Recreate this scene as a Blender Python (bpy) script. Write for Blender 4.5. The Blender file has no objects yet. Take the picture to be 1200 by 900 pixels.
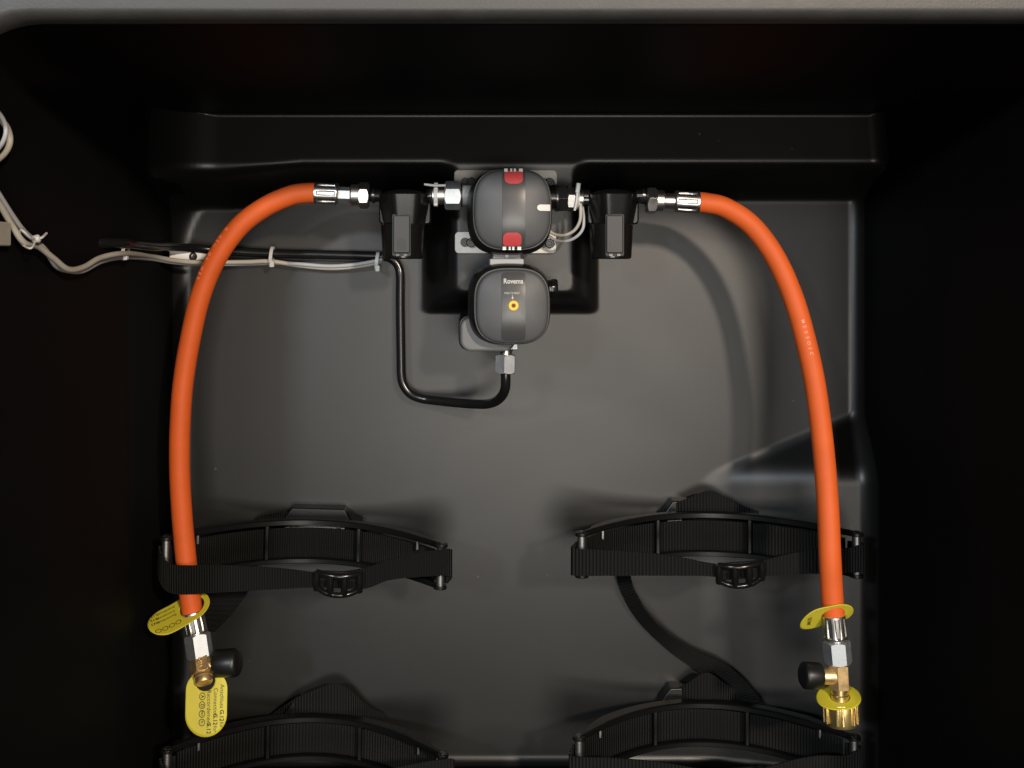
import bpy, bmesh, math, random
from mathutils import Vector, Matrix
random.seed(7)
PI = math.pi

# ------------------------------------------------------------------ camera, world, lamps, exposure
scene = bpy.context.scene
C = scene.collection
D0, FPX, PX0, PY0 = 0.90, 1385.0, 540.0, 300.0      # distance to the back wall, focal length, principal point

cam_data = bpy.data.cameras.new('camera')
cam_data.sensor_fit = 'HORIZONTAL'
cam_data.sensor_width = 36.0
cam_data.lens = 36.0 * FPX / 1200.0
cam_data.shift_x = (600 - PX0) / 1200.0
cam_data.shift_y = -(450 - PY0) / 1200.0
cam_data.clip_start = 0.01
cam_data.clip_end = 50.0
cam = bpy.data.objects.new('camera', cam_data)
cam.location = (0, -D0, 0)
cam.rotation_euler = (PI / 2, 0, 0)
C.objects.link(cam)
scene.camera = cam

world = bpy.data.worlds.new('World')
scene.world = world
world.use_nodes = True
bg = world.node_tree.nodes['Background']
bg.inputs[0].default_value = (0.80, 0.85, 0.90, 1)
bg.inputs[1].default_value = 0.007


def lamp(name, loc, target, size, power, color, size_y=None):
    d = bpy.data.lights.new(name, 'AREA')
    d.energy = power
    d.color = color
    d.size = size
    if size_y:
        d.shape = 'RECTANGLE'
        d.size_y = size_y
    o = bpy.data.objects.new(name, d)
    o.location = loc
    o.rotation_euler = (Vector(target) - Vector(loc)).to_track_quat('-Z', 'Y').to_euler()
    C.objects.link(o)
    return o


lamp('warm_workshop_lamp', (1.06, -3.0, 0.80), (0.1, 0, -0.1), 0.17, 84, (1.0, 0.85, 0.70))
lamp('cool_workshop_lamp', (-1.20, -3.0, 0.72), (0.05, 0, -0.1), 0.17, 46, (0.84, 0.92, 1.0))
lamp('front_fill_light', (0.22, -2.6, -0.36), (0.06, 0, -0.1), 0.8, 20, (1.0, 0.95, 0.87), 0.6)  # added soft fill from the front for the wall's sheen, no real doorway

vs = scene.view_settings
vs.view_transform = 'Standard'
vs.look = 'None'
vs.exposure = 0.0
vs.gamma = 1.0
vs.use_curve_mapping = False


# ------------------------------------------------------------------ helpers
def S(h):
    """metres per photograph pixel at height h above the back wall"""
    return (D0 - h) / FPX


def P(px, py, h):
    s = S(h)
    return Vector(((px - PX0) * s, -h, (PY0 - py) * s))


MATS = {}


def mat(name, col, rough=0.5, metal=0.0, var=0.0, vscale=60.0, bump=0.0, bscale=900.0, spec=0.5, coat=0.0,
        rvar=0.0, trans=0.0):
    m = bpy.data.materials.new(name)
    m.use_nodes = True
    nt = m.node_tree
    b = nt.nodes['Principled BSDF']
    b.inputs['Base Color'].default_value = (*col, 1)
    b.inputs['Roughness'].default_value = rough
    b.inputs['Metallic'].default_value = metal
    b.inputs['Specular IOR Level'].default_value = spec
    b.inputs['Coat Weight'].default_value = coat
    b.inputs['Transmission Weight'].default_value = trans
    tc = nt.nodes.new('ShaderNodeTexCoord')
    if var > 0 or rvar > 0:
        n = nt.nodes.new('ShaderNodeTexNoise')
        n.inputs['Scale'].default_value = vscale
        n.inputs['Detail'].default_value = 6
        n.inputs['Roughness'].default_value = 0.6
        nt.links.new(tc.outputs['Object'], n.inputs['Vector'])
        if var > 0:
            mr = nt.nodes.new('ShaderNodeMapRange')
            mr.inputs[1].default_value = 0.3
            mr.inputs[2].default_value = 0.7
            mr.inputs[3].default_value = 1 - var
            mr.inputs[4].default_value = 1 + var
            nt.links.new(n.outputs['Fac'], mr.inputs[0])
            mx = nt.nodes.new('ShaderNodeMix')
            mx.data_type = 'RGBA'
            mx.blend_type = 'MULTIPLY'
            mx.inputs[0].default_value = 1.0
            mx.inputs[6].default_value = (*col, 1)
            nt.links.new(mr.outputs[0], mx.inputs[7])
            nt.links.new(mx.outputs[2], b.inputs['Base Color'])
        if rvar > 0:
            mr2 = nt.nodes.new('ShaderNodeMapRange')
            mr2.inputs[1].default_value = 0.3
            mr2.inputs[2].default_value = 0.7
            mr2.inputs[3].default_value = max(0.02, rough - rvar)
            mr2.inputs[4].default_value = min(1, rough + rvar)
            nt.links.new(n.outputs['Fac'], mr2.inputs[0])
            nt.links.new(mr2.outputs[0], b.inputs['Roughness'])
    if bump > 0:
        n2 = nt.nodes.new('ShaderNodeTexNoise')
        n2.inputs['Scale'].default_value = bscale
        n2.inputs['Detail'].default_value = 3
        nt.links.new(tc.outputs['Object'], n2.inputs['Vector'])
        bp = nt.nodes.new('ShaderNodeBump')
        bp.inputs['Strength'].default_value = bump
        bp.inputs['Distance'].default_value = 0.0004
        nt.links.new(n2.outputs['Fac'], bp.inputs['Height'])
        nt.links.new(bp.outputs['Normal'], b.inputs['Normal'])
    MATS[name] = m
    return m


def webbing(name, col, ribs=420.0):
    """woven strap: cross ribs from the strap's own length coordinate, fine diagonal weave"""
    m = bpy.data.materials.new(name)
    m.use_nodes = True
    nt = m.node_tree
    b = nt.nodes['Principled BSDF']
    b.inputs['Roughness'].default_value = 0.62
    b.inputs['Specular IOR Level'].default_value = 0.2
    uv = nt.nodes.new('ShaderNodeTexCoord')
    sep = nt.nodes.new('ShaderNodeSeparateXYZ')
    nt.links.new(uv.outputs['UV'], sep.inputs[0])

    def sine(sock, f):
        a = nt.nodes.new('ShaderNodeMath'); a.operation = 'MULTIPLY'; a.inputs[1].default_value = f * 2 * PI
        nt.links.new(sock, a.inputs[0])
        s = nt.nodes.new('ShaderNodeMath'); s.operation = 'SINE'
        nt.links.new(a.outputs[0], s.inputs[0])
        return s.outputs[0]
    s1 = sine(sep.outputs['X'], ribs)
    dg = nt.nodes.new('ShaderNodeMath'); dg.operation = 'ADD'
    nt.links.new(sep.outputs['X'], dg.inputs[0]); nt.links.new(sep.outputs['Y'], dg.inputs[1])
    s2 = sine(dg.outputs[0], 900.0)
    mm = nt.nodes.new('ShaderNodeMath'); mm.operation = 'MULTIPLY_ADD'
    mm.inputs[1].default_value = 0.35
    nt.links.new(s2, mm.inputs[0]); nt.links.new(s1, mm.inputs[2])
    bp = nt.nodes.new('ShaderNodeBump')
    bp.inputs['Strength'].default_value = 0.9
    bp.inputs['Distance'].default_value = 0.0005
    nt.links.new(mm.outputs[0], bp.inputs['Height'])
    nt.links.new(bp.outputs['Normal'], b.inputs['Normal'])
    mr = nt.nodes.new('ShaderNodeMapRange')
    mr.inputs[1].default_value = -1.3; mr.inputs[2].default_value = 1.3
    mr.inputs[3].default_value = 0.55; mr.inputs[4].default_value = 1.25
    nt.links.new(mm.outputs[0], mr.inputs[0])
    mx = nt.nodes.new('ShaderNodeMix'); mx.data_type = 'RGBA'; mx.blend_type = 'MULTIPLY'
    mx.inputs[0].default_value = 1.0
    mx.inputs[6].default_value = (*col, 1)
    nt.links.new(mr.outputs[0], mx.inputs[7])
    nt.links.new(mx.outputs[2], b.inputs['Base Color'])
    MATS[name] = m
    return m


mat('abs', (0.0068, 0.0067, 0.0065), 0.375, 0, var=0.10, vscale=22, bump=0.06, bscale=1600, rvar=0.012, spec=0.48)
mat('abs_shaded', (0.0040, 0.0041, 0.0043), 0.58, 0, var=0.10, vscale=22, bump=0.2, bscale=900, spec=0.06)  # shaded copy of abs: the darkness of the side walls is in its colour
mat('rim_grey', (0.044, 0.043, 0.041), 0.5, 0, var=0.12, vscale=60, bump=0.25, bscale=700, rvar=0.05)
mat('tab_grey', (0.022, 0.022, 0.023), 0.5, bump=0.14, bscale=2600)
mat('black_plastic', (0.008, 0.008, 0.008), 0.38, bump=0.05, bscale=1200, var=0.1)
mat('gloss_black', (0.006, 0.006, 0.006), 0.23, bump=0.03, bscale=700)
mat('bracket_black', (0.005, 0.005, 0.005), 0.33, bump=0.06, bscale=1000, spec=0.35)
mat('rubber_black', (0.006, 0.006, 0.006), 0.40, bump=0.06, bscale=1500)
mat('cap_grey', (0.062, 0.064, 0.067), 0.50, bump=0.14, bscale=2600, var=0.05, vscale=120)
mat('cap_grey_light', (0.12, 0.12, 0.12), 0.5, bump=0.14, bscale=2600, var=0.04, vscale=120)
mat('strip_grey', (0.046, 0.046, 0.047), 0.30, bump=0.02, bscale=1500)
mat('neck_grey', (0.30, 0.30, 0.295), 0.42, bump=0.05)
mat('chrome', (0.64, 0.62, 0.59), 0.34, 1.0, bump=0.05, bscale=500, rvar=0.07)
mat('zinc', (0.50, 0.53, 0.56), 0.50, 0.92, bump=0.08, bscale=700, var=0.05, vscale=200, rvar=0.05)
mat('pin_steel', (0.26, 0.26, 0.255), 0.42, 1.0, bump=0.1, bscale=800, var=0.15, vscale=300)
mat('plate_steel', (0.50, 0.485, 0.46), 0.58, 0.45, bump=0.06, bscale=900, var=0.08, vscale=90)
mat('dark_steel', (0.10, 0.10, 0.10), 0.25, 0.9)
mat('brass', (0.78, 0.56, 0.28), 0.42, 0.9, bump=0.10, bscale=500, var=0.12, vscale=150, rvar=0.09)
mat('brass_bright', (0.86, 0.66, 0.28), 0.32, 0.95, bump=0.05, bscale=500, rvar=0.06)
mat('hose', (0.60, 0.098, 0.016), 0.58, spec=0.3, bump=0.10, bscale=900, var=0.06, vscale=50)
mat('hose_print', (0.80, 0.22, 0.10), 0.45)
mat('yellow_tag', (0.54, 0.47, 0.030), 0.55, bump=0.03, bscale=300, var=0.04, vscale=90)
mat('tag_print', (0.012, 0.012, 0.010), 0.6)
mat('red', (0.46, 0.050, 0.052), 0.35, var=0.06, vscale=400)
mat('clear_white', (0.80, 0.80, 0.78), 0.25)
mat('white_mark', (0.72, 0.70, 0.66), 0.5)
mat('print_grey', (0.55, 0.55, 0.52), 0.6)
mat('yellow_button', (0.80, 0.50, 0.025), 0.4)
mat('button_hole', (0.09, 0.012, 0.008), 0.6)
mat('cable_beige', (0.42, 0.39, 0.33), 0.5, bump=0.05, bscale=600, var=0.05)
mat('cable_grey', (0.36, 0.36, 0.37), 0.5, bump=0.05, bscale=600, var=0.05)
mat('tie_white', (0.62, 0.62, 0.61), 0.4, trans=0.15)
mat('label_white', (0.80, 0.79, 0.76), 0.4, var=0.04)
mat('pipe_black', (0.008, 0.008, 0.008), 0.24, bump=0.06, bscale=300)
webbing('webbing', (0.0095, 0.0095, 0.009))
webbing('webbing_fine', (0.0075, 0.0075, 0.007), 560)


def add_dust(name):
    m = MATS[name]
    nt = m.node_tree
    b = nt.nodes['Principled BSDF']
    tc = nt.nodes.new('ShaderNodeTexCoord')
    vo = nt.nodes.new('ShaderNodeTexVoronoi')
    vo.inputs['Scale'].default_value = 75
    nt.links.new(tc.outputs['Object'], vo.inputs['Vector'])
    sep = nt.nodes.new('ShaderNodeSeparateColor')
    nt.links.new(vo.outputs['Color'], sep.inputs[0])
    th = nt.nodes.new('ShaderNodeMath'); th.operation = 'MULTIPLY'; th.inputs[1].default_value = 0.075
    pw = nt.nodes.new('ShaderNodeMath'); pw.operation = 'POWER'; pw.inputs[1].default_value = 9.0
    nt.links.new(sep.outputs[0], pw.inputs[0]); nt.links.new(pw.outputs[0], th.inputs[0])
    lt_ = nt.nodes.new('ShaderNodeMath'); lt_.operation = 'LESS_THAN'
    nt.links.new(vo.outputs['Distance'], lt_.inputs[0]); nt.links.new(th.outputs[0], lt_.inputs[1])
    mx = nt.nodes.new('ShaderNodeMix'); mx.data_type = 'RGBA'
    old = b.inputs['Base Color'].links[0].from_socket
    nt.links.new(lt_.outputs[0], mx.inputs[0])
    nt.links.new(old, mx.inputs[6]); mx.inputs[7].default_value = (0.06, 0.058, 0.054, 1)
    nt.links.new(mx.outputs[2], b.inputs['Base Color'])
    # wiped smears change the gloss a little
    mp = nt.nodes.new('ShaderNodeMapping'); mp.inputs['Scale'].default_value = (5.0, 5.0, 11.0); mp.inputs['Rotation'].default_value = (0, 0.7, 0)
    nt.links.new(tc.outputs['Object'], mp.inputs['Vector'])
    n = nt.nodes.new('ShaderNodeTexNoise'); n.inputs['Scale'].default_value = 1.0; n.inputs['Detail'].default_value = 7; n.inputs['Distortion'].default_value = 1.4
    nt.links.new(mp.outputs[0], n.inputs['Vector'])
    mr = nt.nodes.new('ShaderNodeMapRange'); mr.inputs[1].default_value = 0.35; mr.inputs[2].default_value = 0.65
    mr.inputs[3].default_value = 0.36; mr.inputs[4].default_value = 0.395
    nt.links.new(n.outputs['Fac'], mr.inputs[0])
    nt.links.new(mr.outputs[0], b.inputs['Roughness'])


add_dust('abs')


def finish(me, smooth_angle):
    for p in me.polygons:
        p.use_smooth = True
    me.set_sharp_from_angle(angle=math.radians(smooth_angle))


def obj(name, vf, m, parent=None, smooth=35, bevel=0.0, uvs=None, local=False, seg=2, solid=0.0):
    """ONE mesh object from (verts, faces) in world coordinates (or the parent's own when local)"""
    v, f = vf
    off = Vector((0, 0, 0)) if (local or parent is None) else wloc(parent)
    me = bpy.data.meshes.new(name)
    me.from_pydata([tuple(Vector(p) - off) for p in v], [], [tuple(q) for q in f])
    if uvs is not None:
        l = me.uv_layers.new(name='UVMap')
        for lp in me.loops:
            l.data[lp.index].uv = uvs[lp.vertex_index]
    bm = bmesh.new(); bm.from_mesh(me)
    bmesh.ops.recalc_face_normals(bm, faces=bm.faces)
    bm.to_mesh(me); bm.free()
    finish(me, smooth)
    me.materials.append(MATS[m])
    o = bpy.data.objects.new(name, me)
    C.objects.link(o)
    if parent is not None:
        o.parent = parent
    if solid > 0:
        s = o.modifiers.new('thickness', 'SOLIDIFY'); s.thickness = solid; s.offset = 0
    if bevel > 0:
        b = o.modifiers.new('edge', 'BEVEL'); b.width = bevel; b.segments = seg
        b.limit_method = 'ANGLE'; b.angle_limit = math.radians(38)
        b.harden_normals = True
    return o


def wloc(o):
    p = Vector((0, 0, 0))
    while o is not None:
        p += o.location
        o = o.parent
    return p


def thing(name, label, cat, loc=(0, 0, 0), group=None):
    o = bpy.data.objects.new(name, None)
    o.empty_display_size = 0.01
    o.location = loc
    C.objects.link(o)
    o['label'] = label; o['category'] = cat
    if group:
        o['group'] = group
    return o


def tag(o, label, cat, group=None):
    o['label'] = label; o['category'] = cat
    if group:
        o['group'] = group
    return o


def join(*vfs):
    V, F = [], []
    for v, f in vfs:
        n = len(V)
        V += list(v)
        F += [tuple(i + n for i in q) for q in f]
    return V, F


def catmull(pts, n=10):
    pts = [Vector(p) for p in pts]
    out = []
    for i in range(len(pts) - 1):
        p0 = pts[i - 1] if i > 0 else pts[i] * 2 - pts[i + 1]
        p1, p2 = pts[i], pts[i + 1]
        p3 = pts[i + 2] if i + 2 < len(pts) else pts[i + 1] * 2 - pts[i]
        for k in range(n):
            t = k / n
            out.append(0.5 * ((2 * p1) + (p2 - p0) * t + (2 * p0 - 5 * p1 + 4 * p2 - p3) * t * t
                              + (3 * p1 - p0 - 3 * p2 + p3) * t ** 3))
    out.append(pts[-1])
    return out


def frames(path):
    T = []
    for i in range(len(path)):
        a = path[max(0, i - 1)]; b = path[min(len(path) - 1, i + 1)]
        T.append((b - a).normalized())
    ref = Vector((0, -1, 0))
    if abs(T[0].dot(ref)) > 0.9:
        ref = Vector((1, 0, 0))
    N = [(ref - T[0] * ref.dot(T[0])).normalized()]
    for i in range(1, len(path)):
        n = N[-1] - T[i] * N[-1].dot(T[i])
        N.append(n.normalized())
    return T, N, [T[i].cross(N[i]) for i in range(len(path))]


def tube(pts, r, n=16, sub=10, smooth=True, caps=True):
    path = catmull(pts, sub) if smooth else [Vector(p) for p in pts]
    T, N, B = frames(path)
    V, F = [], []
    L = len(path)
    for i, p in enumerate(path):
        rr = r(i / (L - 1)) if callable(r) else r
        for k in range(n):
            a = 2 * PI * k / n
            V.append(p + N[i] * (math.cos(a) * rr) + B[i] * (math.sin(a) * rr))
    for i in range(L - 1):
        for k in range(n):
            F.append((i * n + k, i * n + (k + 1) % n, (i + 1) * n + (k + 1) % n, (i + 1) * n + k))
    if caps:
        F.append(tuple(range(n)))
        F.append(tuple((L - 1) * n + k for k in range(n)))
    return V, F


def axis_frame(a, b):
    t = (b - a).normalized()
    ref = Vector((0, -1, 0)) if abs(t.y) < 0.9 else Vector((1, 0, 0))
    n = (ref - t * ref.dot(t)).normalized()
    return t, n, t.cross(n)


def lathe(a, b, prof, n=32, mod=None, turn=0.0):
    """profile of (t along a-b in metres from a, radius) around the axis; mod(angle, t) scales the radius"""
    a, b = Vector(a), Vector(b)
    t, nn, bb = axis_frame(a, b)
    V, F = [], []
    for (s, r) in prof:
        for k in range(n):
            g = 2 * PI * k / n + turn
            rr = r * (mod(g, s) if mod else 1)
            V.append(a + t * s + nn * (math.cos(g) * rr) + bb * (math.sin(g) * rr))
    for i in range(len(prof) - 1):
        for k in range(n):
            F.append((i * n + k, i * n + (k + 1) % n, (i + 1) * n + (k + 1) % n, (i + 1) * n + k))
    F.append(tuple(range(n)))
    F.append(tuple((len(prof) - 1) * n + k for k in range(n)))
    return V, F


def hexnut(a, b, r, turn=0.0, ch=0.12):
    """hexagon nut with turned chamfers; r = across corners / 2"""
    a, b = Vector(a), Vector(b)
    L = (b - a).length
    c = r * ch
    n = 48
    t, nn, bb = axis_frame(a, b)
    ap = r * math.cos(PI / 6)
    rows = [(0, ap * 0.96), (0, None), (0, 'c'), (L, 'c'), (L, ap * 0.96)]
    V, F = [], []
    sts = []
    for s, kind in ((0, 0), (c, 1), (L - c, 1), (L, 0)):
        for k in range(n):
            g = 2 * PI * k / n
            d = (g - PI / 6 * 0) % (PI / 3) - PI / 6
            rh = ap / math.cos(d)
            if kind == 0:
                rr = min(rh, ap * 0.99)
                ss = s
            else:
                rr = rh
                # the chamfer bites deeper at the corners
                bite = (rh - ap) / (r - ap)
                ss = s * 0 + (c * bite if s < L / 2 else L - c * bite)
                ss = max(ss, 0.02 * c) if s < L / 2 else min(ss, L - 0.02 * c)
            V.append(a + t * ss + nn * (math.cos(g + turn) * rr) + bb * (math.sin(g + turn) * rr))
    for i in range(3):
        for k in range(n):
            F.append((i * n + k, i * n + (k + 1) % n, (i + 1) * n + (k + 1) % n, (i + 1) * n + k))
    F.append(tuple(range(n)))
    F.append(tuple(3 * n + k for k in range(n)))
    return V, F


def box(cx, cy, h0, h1, wpx, hpx, hm=None):
    """box centred on photograph pixel cx,cy (at height hm), between heights h0 and h1"""
    hm = h1 if hm is None else hm
    c = P(cx, cy, hm); s = S(hm)
    w, d = wpx * s / 2, hpx * s / 2
    V = [(c.x + sx * w, -h, c.z + sz * d) for h in (h0, h1) for sx, sz in ((-1, -1), (1, -1), (1, 1), (-1, 1))]
    F = [(0, 1, 2, 3), (4, 5, 6, 7), (0, 1, 5, 4), (1, 2, 6, 5), (2, 3, 7, 6), (3, 0, 4, 7)]
    return V, F


def prism(outline, h0, h1):
    """outline of (x, z) in metres between heights h0 and h1"""
    n = len(outline)
    V = [(x, -h0, z) for x, z in outline] + [(x, -h1, z) for x, z in outline]
    F = [tuple(range(n)), tuple(range(n, 2 * n))]
    F += [(k, (k + 1) % n, n + (k + 1) % n, n + k) for k in range(n)]
    return V, F


def rrect(x0, z0, x1, z1, r, n=6):
    out = []
    for cx, cz, a0 in ((x1 - r, z1 - r, 0), (x0 + r, z1 - r, 90), (x0 + r, z0 + r, 180), (x1 - r, z0 + r, 270)):
        for k in range(n + 1):
            a = math.radians(a0 + 90 * k / n)
            out.append((cx + r * math.cos(a), cz + r * math.sin(a)))
    return out


def prect(x0, y0, x1, y1, r, h, n=6):
    """rounded rectangle given in photograph pixels at height h"""
    a = P(x0, y1, h); b = P(x1, y0, h)
    return rrect(a.x, a.z, b.x, b.z, r * S(h), n)


def squircle(a, b, p, n=72):
    out = []
    for k in range(n):
        g = 2 * PI * k / n
        c, s = math.cos(g), math.sin(g)
        r = 1.0 / (abs(c) ** p + abs(s) ** p) ** (1 / p)
        out.append((a * r * c, b * r * s))
    return out


def stack(loops, caps=(True, True)):
    n = len(loops[0])
    V = [p for l in loops for p in l]
    F = []
    for i in range(len(loops) - 1):
        for k in range(n):
            F.append((i * n + k, i * n + (k + 1) % n, (i + 1) * n + (k + 1) % n, (i + 1) * n + k))
    if caps[0]:
        F.append(tuple(range(n)))
    if caps[1]:
        F.append(tuple((len(loops) - 1) * n + k for k in range(n)))
    return V, F


def ribbon(rows, thick=0.0012, sub=10, across=4):
    """strap from rows of (edge point A, edge point B); returns verts, faces and (length, width) coordinates"""
    A = catmull([r[0] for r in rows], sub)
    B = catmull([r[1] for r in rows], sub)
    V, F, U = [], [], []
    L = 0
    n = len(A)
    for side in (0, 1):
        L = 0
        for i in range(n):
            m0 = (A[i] + B[i]) / 2
            if i:
                L += (m0 - (A[i - 1] + B[i - 1]) / 2).length
            t = ((A[min(n - 1, i + 1)] + B[min(n - 1, i + 1)]) - (A[max(0, i - 1)] + B[max(0, i - 1)])).normalized()
            w = (B[i] - A[i])
            nn = t.cross(w).normalized()
            for k in range(across + 1):
                q = A[i] + w * (k / across)
                V.append(q + nn * (thick / 2 if side else -thick / 2))
                U.append((L, w.length * k / across))
    c = across + 1
    o = n * c
    for i in range(n - 1):
        for k in range(across):
            F.append((i * c + k, i * c + k + 1, (i + 1) * c + k + 1, (i + 1) * c + k))
            F.append((o + i * c + k, o + (i + 1) * c + k, o + (i + 1) * c + k + 1, o + i * c + k + 1))
        F.append((i * c, (i + 1) * c, o + (i + 1) * c, o + i * c))
        F.append((i * c + across, o + i * c + across, o + (i + 1) * c + across, (i + 1) * c + across))
    for i in (0, n - 1):
        for k in range(across):
            F.append((i * c + k, o + i * c + k, o + i * c + k + 1, i * c + k + 1))
    return V, F, U


def text_vf(body, size, bold=False, align='LEFT', extrude=0.0):
    cu = bpy.data.curves.new('t', 'FONT')
    cu.body = body; cu.size = size; cu.align_x = align; cu.align_y = 'CENTER'
    cu.resolution_u = 3
    cu.extrude = extrude
    if bold:
        cu.offset = size * 0.02
    o = bpy.data.objects.new('t', cu)
    C.objects.link(o)
    dg = bpy.context.evaluated_depsgraph_get()
    me = bpy.data.meshes.new_from_object(o.evaluated_get(dg))
    V = [tuple(v.co) for v in me.vertices]
    F = [tuple(p.vertices) for p in me.polygons]
    bpy.data.objects.remove(o); bpy.data.curves.remove(cu); bpy.data.meshes.remove(me)
    return V, F


def struct(o):
    o['kind'] = 'structure'
    return o


# ------------------------------------------------------------------ the moulded locker (setting)
XL, XR, ZT, ZB = -0.2200, 0.3075, 0.1055, -0.389
H0, HF = 0.12, 0.35
DRAFT = 0.020
LEAN, RLEAN = 0.024, 0.008                                          # extra outward lean of the left wall at the rim


def sclamp(t, k=0.16):
    """0..1 clamp with rounded shoulders"""
    def smax(a, b):
        e = max(k - abs(a - b), 0) / k
        return max(a, b) + e * e * k / 4
    def smin(a, b):
        e = max(k - abs(a - b), 0) / k
        return min(a, b) - e * e * k / 4
    return smin(smax(t, 0.0), 1.0)


def smax(a, b, k):
    e = max(k - abs(a - b), 0) / k
    return max(a, b) + e * e * k / 4


def smin(a, b, k):
    e = max(k - abs(a - b), 0) / k
    return min(a, b) - e * e * k / 4


def feature(x, z):
    band = (z - 0.0475 + 0.0065 * max(0.0, min(1.0, (-0.115 - x) / 0.06))) / 0.0155
    blk = smin(smin((x + 0.0240) / 0.0160, (0.0995 - x) / 0.0135, 0.5), (z + 0.0395) / 0.0100, 0.5)
    h = (0.045 + 0.003 * max(0.0, min(1.0, (z - 0.050) / 0.015)) - 0.21 * max(0.0, z - 0.067)) * sclamp(smax(band, blk, 0.8), 0.46)
    # wheel-box shoulder in the lower right
    hs = 0.25 * (x - 0.193)
    top = -0.66 * (z + 0.1665 - 0.045 * (x - 0.193)) + hs
    w = smax(smin(hs, top, 0.0055), 0.0, 0.0032)
    if x > 0.12 and z < 0:
        h = max(h, w)
    return h


def wall_rise(d, r, hf):
    """height of a wall with foot radius r standing on a floor at hf; d = distance from the outline at H0"""
    top = H0 - hf - r
    dd = top * DRAFT
    if d <= dd:
        return H0 - d / DRAFT if DRAFT > 0 else H0
    e = d - dd
    if e >= r:
        return hf
    return hf + r - math.sqrt(max(0.0, r * r - (r - e) ** 2))


def back_height(x, z):
    hf = feature(x, z)
    h = hf
    for d, r in ((x - XL, 0.013 + 0.032 * max(0.0, min(1.0, (z - 0.005) / 0.05)) ** 2), (XR - x, 0.011), (ZT - z, 0.0035), (z - ZB, 0.007)):
        if d < 0.06:
            h = max(h, wall_rise(d, r, hf))
    return min(h, H0)


def lines(lo, hi, rl, rh, step):
    out = set()
    for base, sgn, r in ((lo, 1, rl), (hi, -1, rh)):
        for k in range(9):
            out.add(round(base + sgn * 0.0028 * k / 8, 6))
        for k in range(17):
            a = PI / 2 * k / 16
            out.add(round(base + sgn * (0.0010 + r * (1 - math.cos(a)) * 1.02), 6))
            out.add(round(base + sgn * (0.0019 + r * (1 - math.cos(a)) * 1.02), 6))
    a = lo + rl + 0.002
    b = hi - rh - 0.002
    n = int((b - a) / step)
    for k in range(n + 1):
        out.add(round(a + (b - a) * k / n, 6))
    o = sorted(out)
    q = [o[0]]
    for v in o[1:]:
        if v - q[-1] > 0.00012:
            q.append(v)
    q[-1] = o[-1]
    return q


xs = sorted(set(lines(XL, XR, 0.045, 0.011, 0.0015) + [round(XL + 0.0012 + 0.014 * (1 - math.cos(PI / 2 * k / 16)), 6) for k in range(17)]))
zs = lines(ZB, ZT, 0.007, 0.0035, 0.0015)
V = [(x, -back_height(x, z), z) for z in zs for x in xs]
nx = len(xs)
F = [(j * nx + i, j * nx + i + 1, (j + 1) * nx + i + 1, (j + 1) * nx + i)
     for j in range(len(zs) - 1) for i in range(nx - 1)]
back = struct(obj('back_wall', (V, F), 'abs', smooth=60))
back.data.materials.append(MATS['abs_shaded'])            # same plastic on the tub's sides, darkened and dulled to stand for shade
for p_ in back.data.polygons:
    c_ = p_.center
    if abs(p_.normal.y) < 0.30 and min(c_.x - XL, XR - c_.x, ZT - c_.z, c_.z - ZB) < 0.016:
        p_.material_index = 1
back['label'] = 'black moulded plastic back wall with raised centre block'


def ring(x0, z0, x1, z1, r, h, n=10, m=14):
    out = []
    pts = rrect(x0, z0, x1, z1, r, n)
    per = n + 1
    for q in range(4):
        arc = pts[q * per:(q + 1) * per]
        out += arc
        nxt = pts[((q + 1) * per) % (4 * per)]
        for k in range(1, m):
            t = k / m
            out.append((arc[-1][0] * (1 - t) + nxt[0] * t, arc[-1][1] * (1 - t) + nxt[1] * t))
    return [Vector((x, -h, z)) for x, z in out]


loops = []
for k in range(13):
    t = k / 12
    h = H0 - 0.002 + (HF - 0.012 - H0 + 0.002) * t
    e = (h - H0) * DRAFT + 0.00003
    loops.append(ring(XL - e - LEAN * (h - H0) / (HF - H0), ZB - e, XR + e + RLEAN * (h - H0) / (HF - H0), ZT + e, 0.0004 + 0.0496 * t ** 1.5, h))
surround = struct(obj('wall_surround', stack(loops, (False, False)), 'abs_shaded', smooth=60))
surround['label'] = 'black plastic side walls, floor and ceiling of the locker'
loops = []
e0 = (HF - 0.012 - H0) * DRAFT + 0.0004
for k in range(9):
    a = PI / 2 * k / 8
    e = e0 + 0.0055 * (1 - math.cos(a))
    h = HF - 0.012 + 0.012 * math.sin(a)
    loops.append(ring(XL - e - LEAN * (h - H0) / (HF - H0), ZB - e, XR + e + RLEAN * (h - H0) / (HF - H0), ZT + e, 0.050 + 0.6 * (e - e0), h))
for dx, h in ((0.020, HF), (0.034, HF - 0.001), (0.040, HF - 0.004), (0.043, HF - 0.012), (0.044, HF - 0.05), (0.0445, -0.02)):
    e = e0 + dx
    loops.append(ring(XL - e - LEAN, ZB - e, XR + e + RLEAN, ZT + e, 0.052 + dx * 0.5, h))
rim = struct(obj('opening_rim', stack(loops, (False, False)), 'rim_grey', smooth=60))
rim['label'] = 'rounded black plastic rim around the locker opening'

HB = 0.045                                            # face of the raised block
AX = 0.078                                            # height of the gas line's axis

# ------------------------------------------------------------------ regulators
reg = thing('gas_regulator', 'grey and black gas changeover regulator with red windows on the raised block',
            'regulator', P(600, 400, HB))

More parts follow.
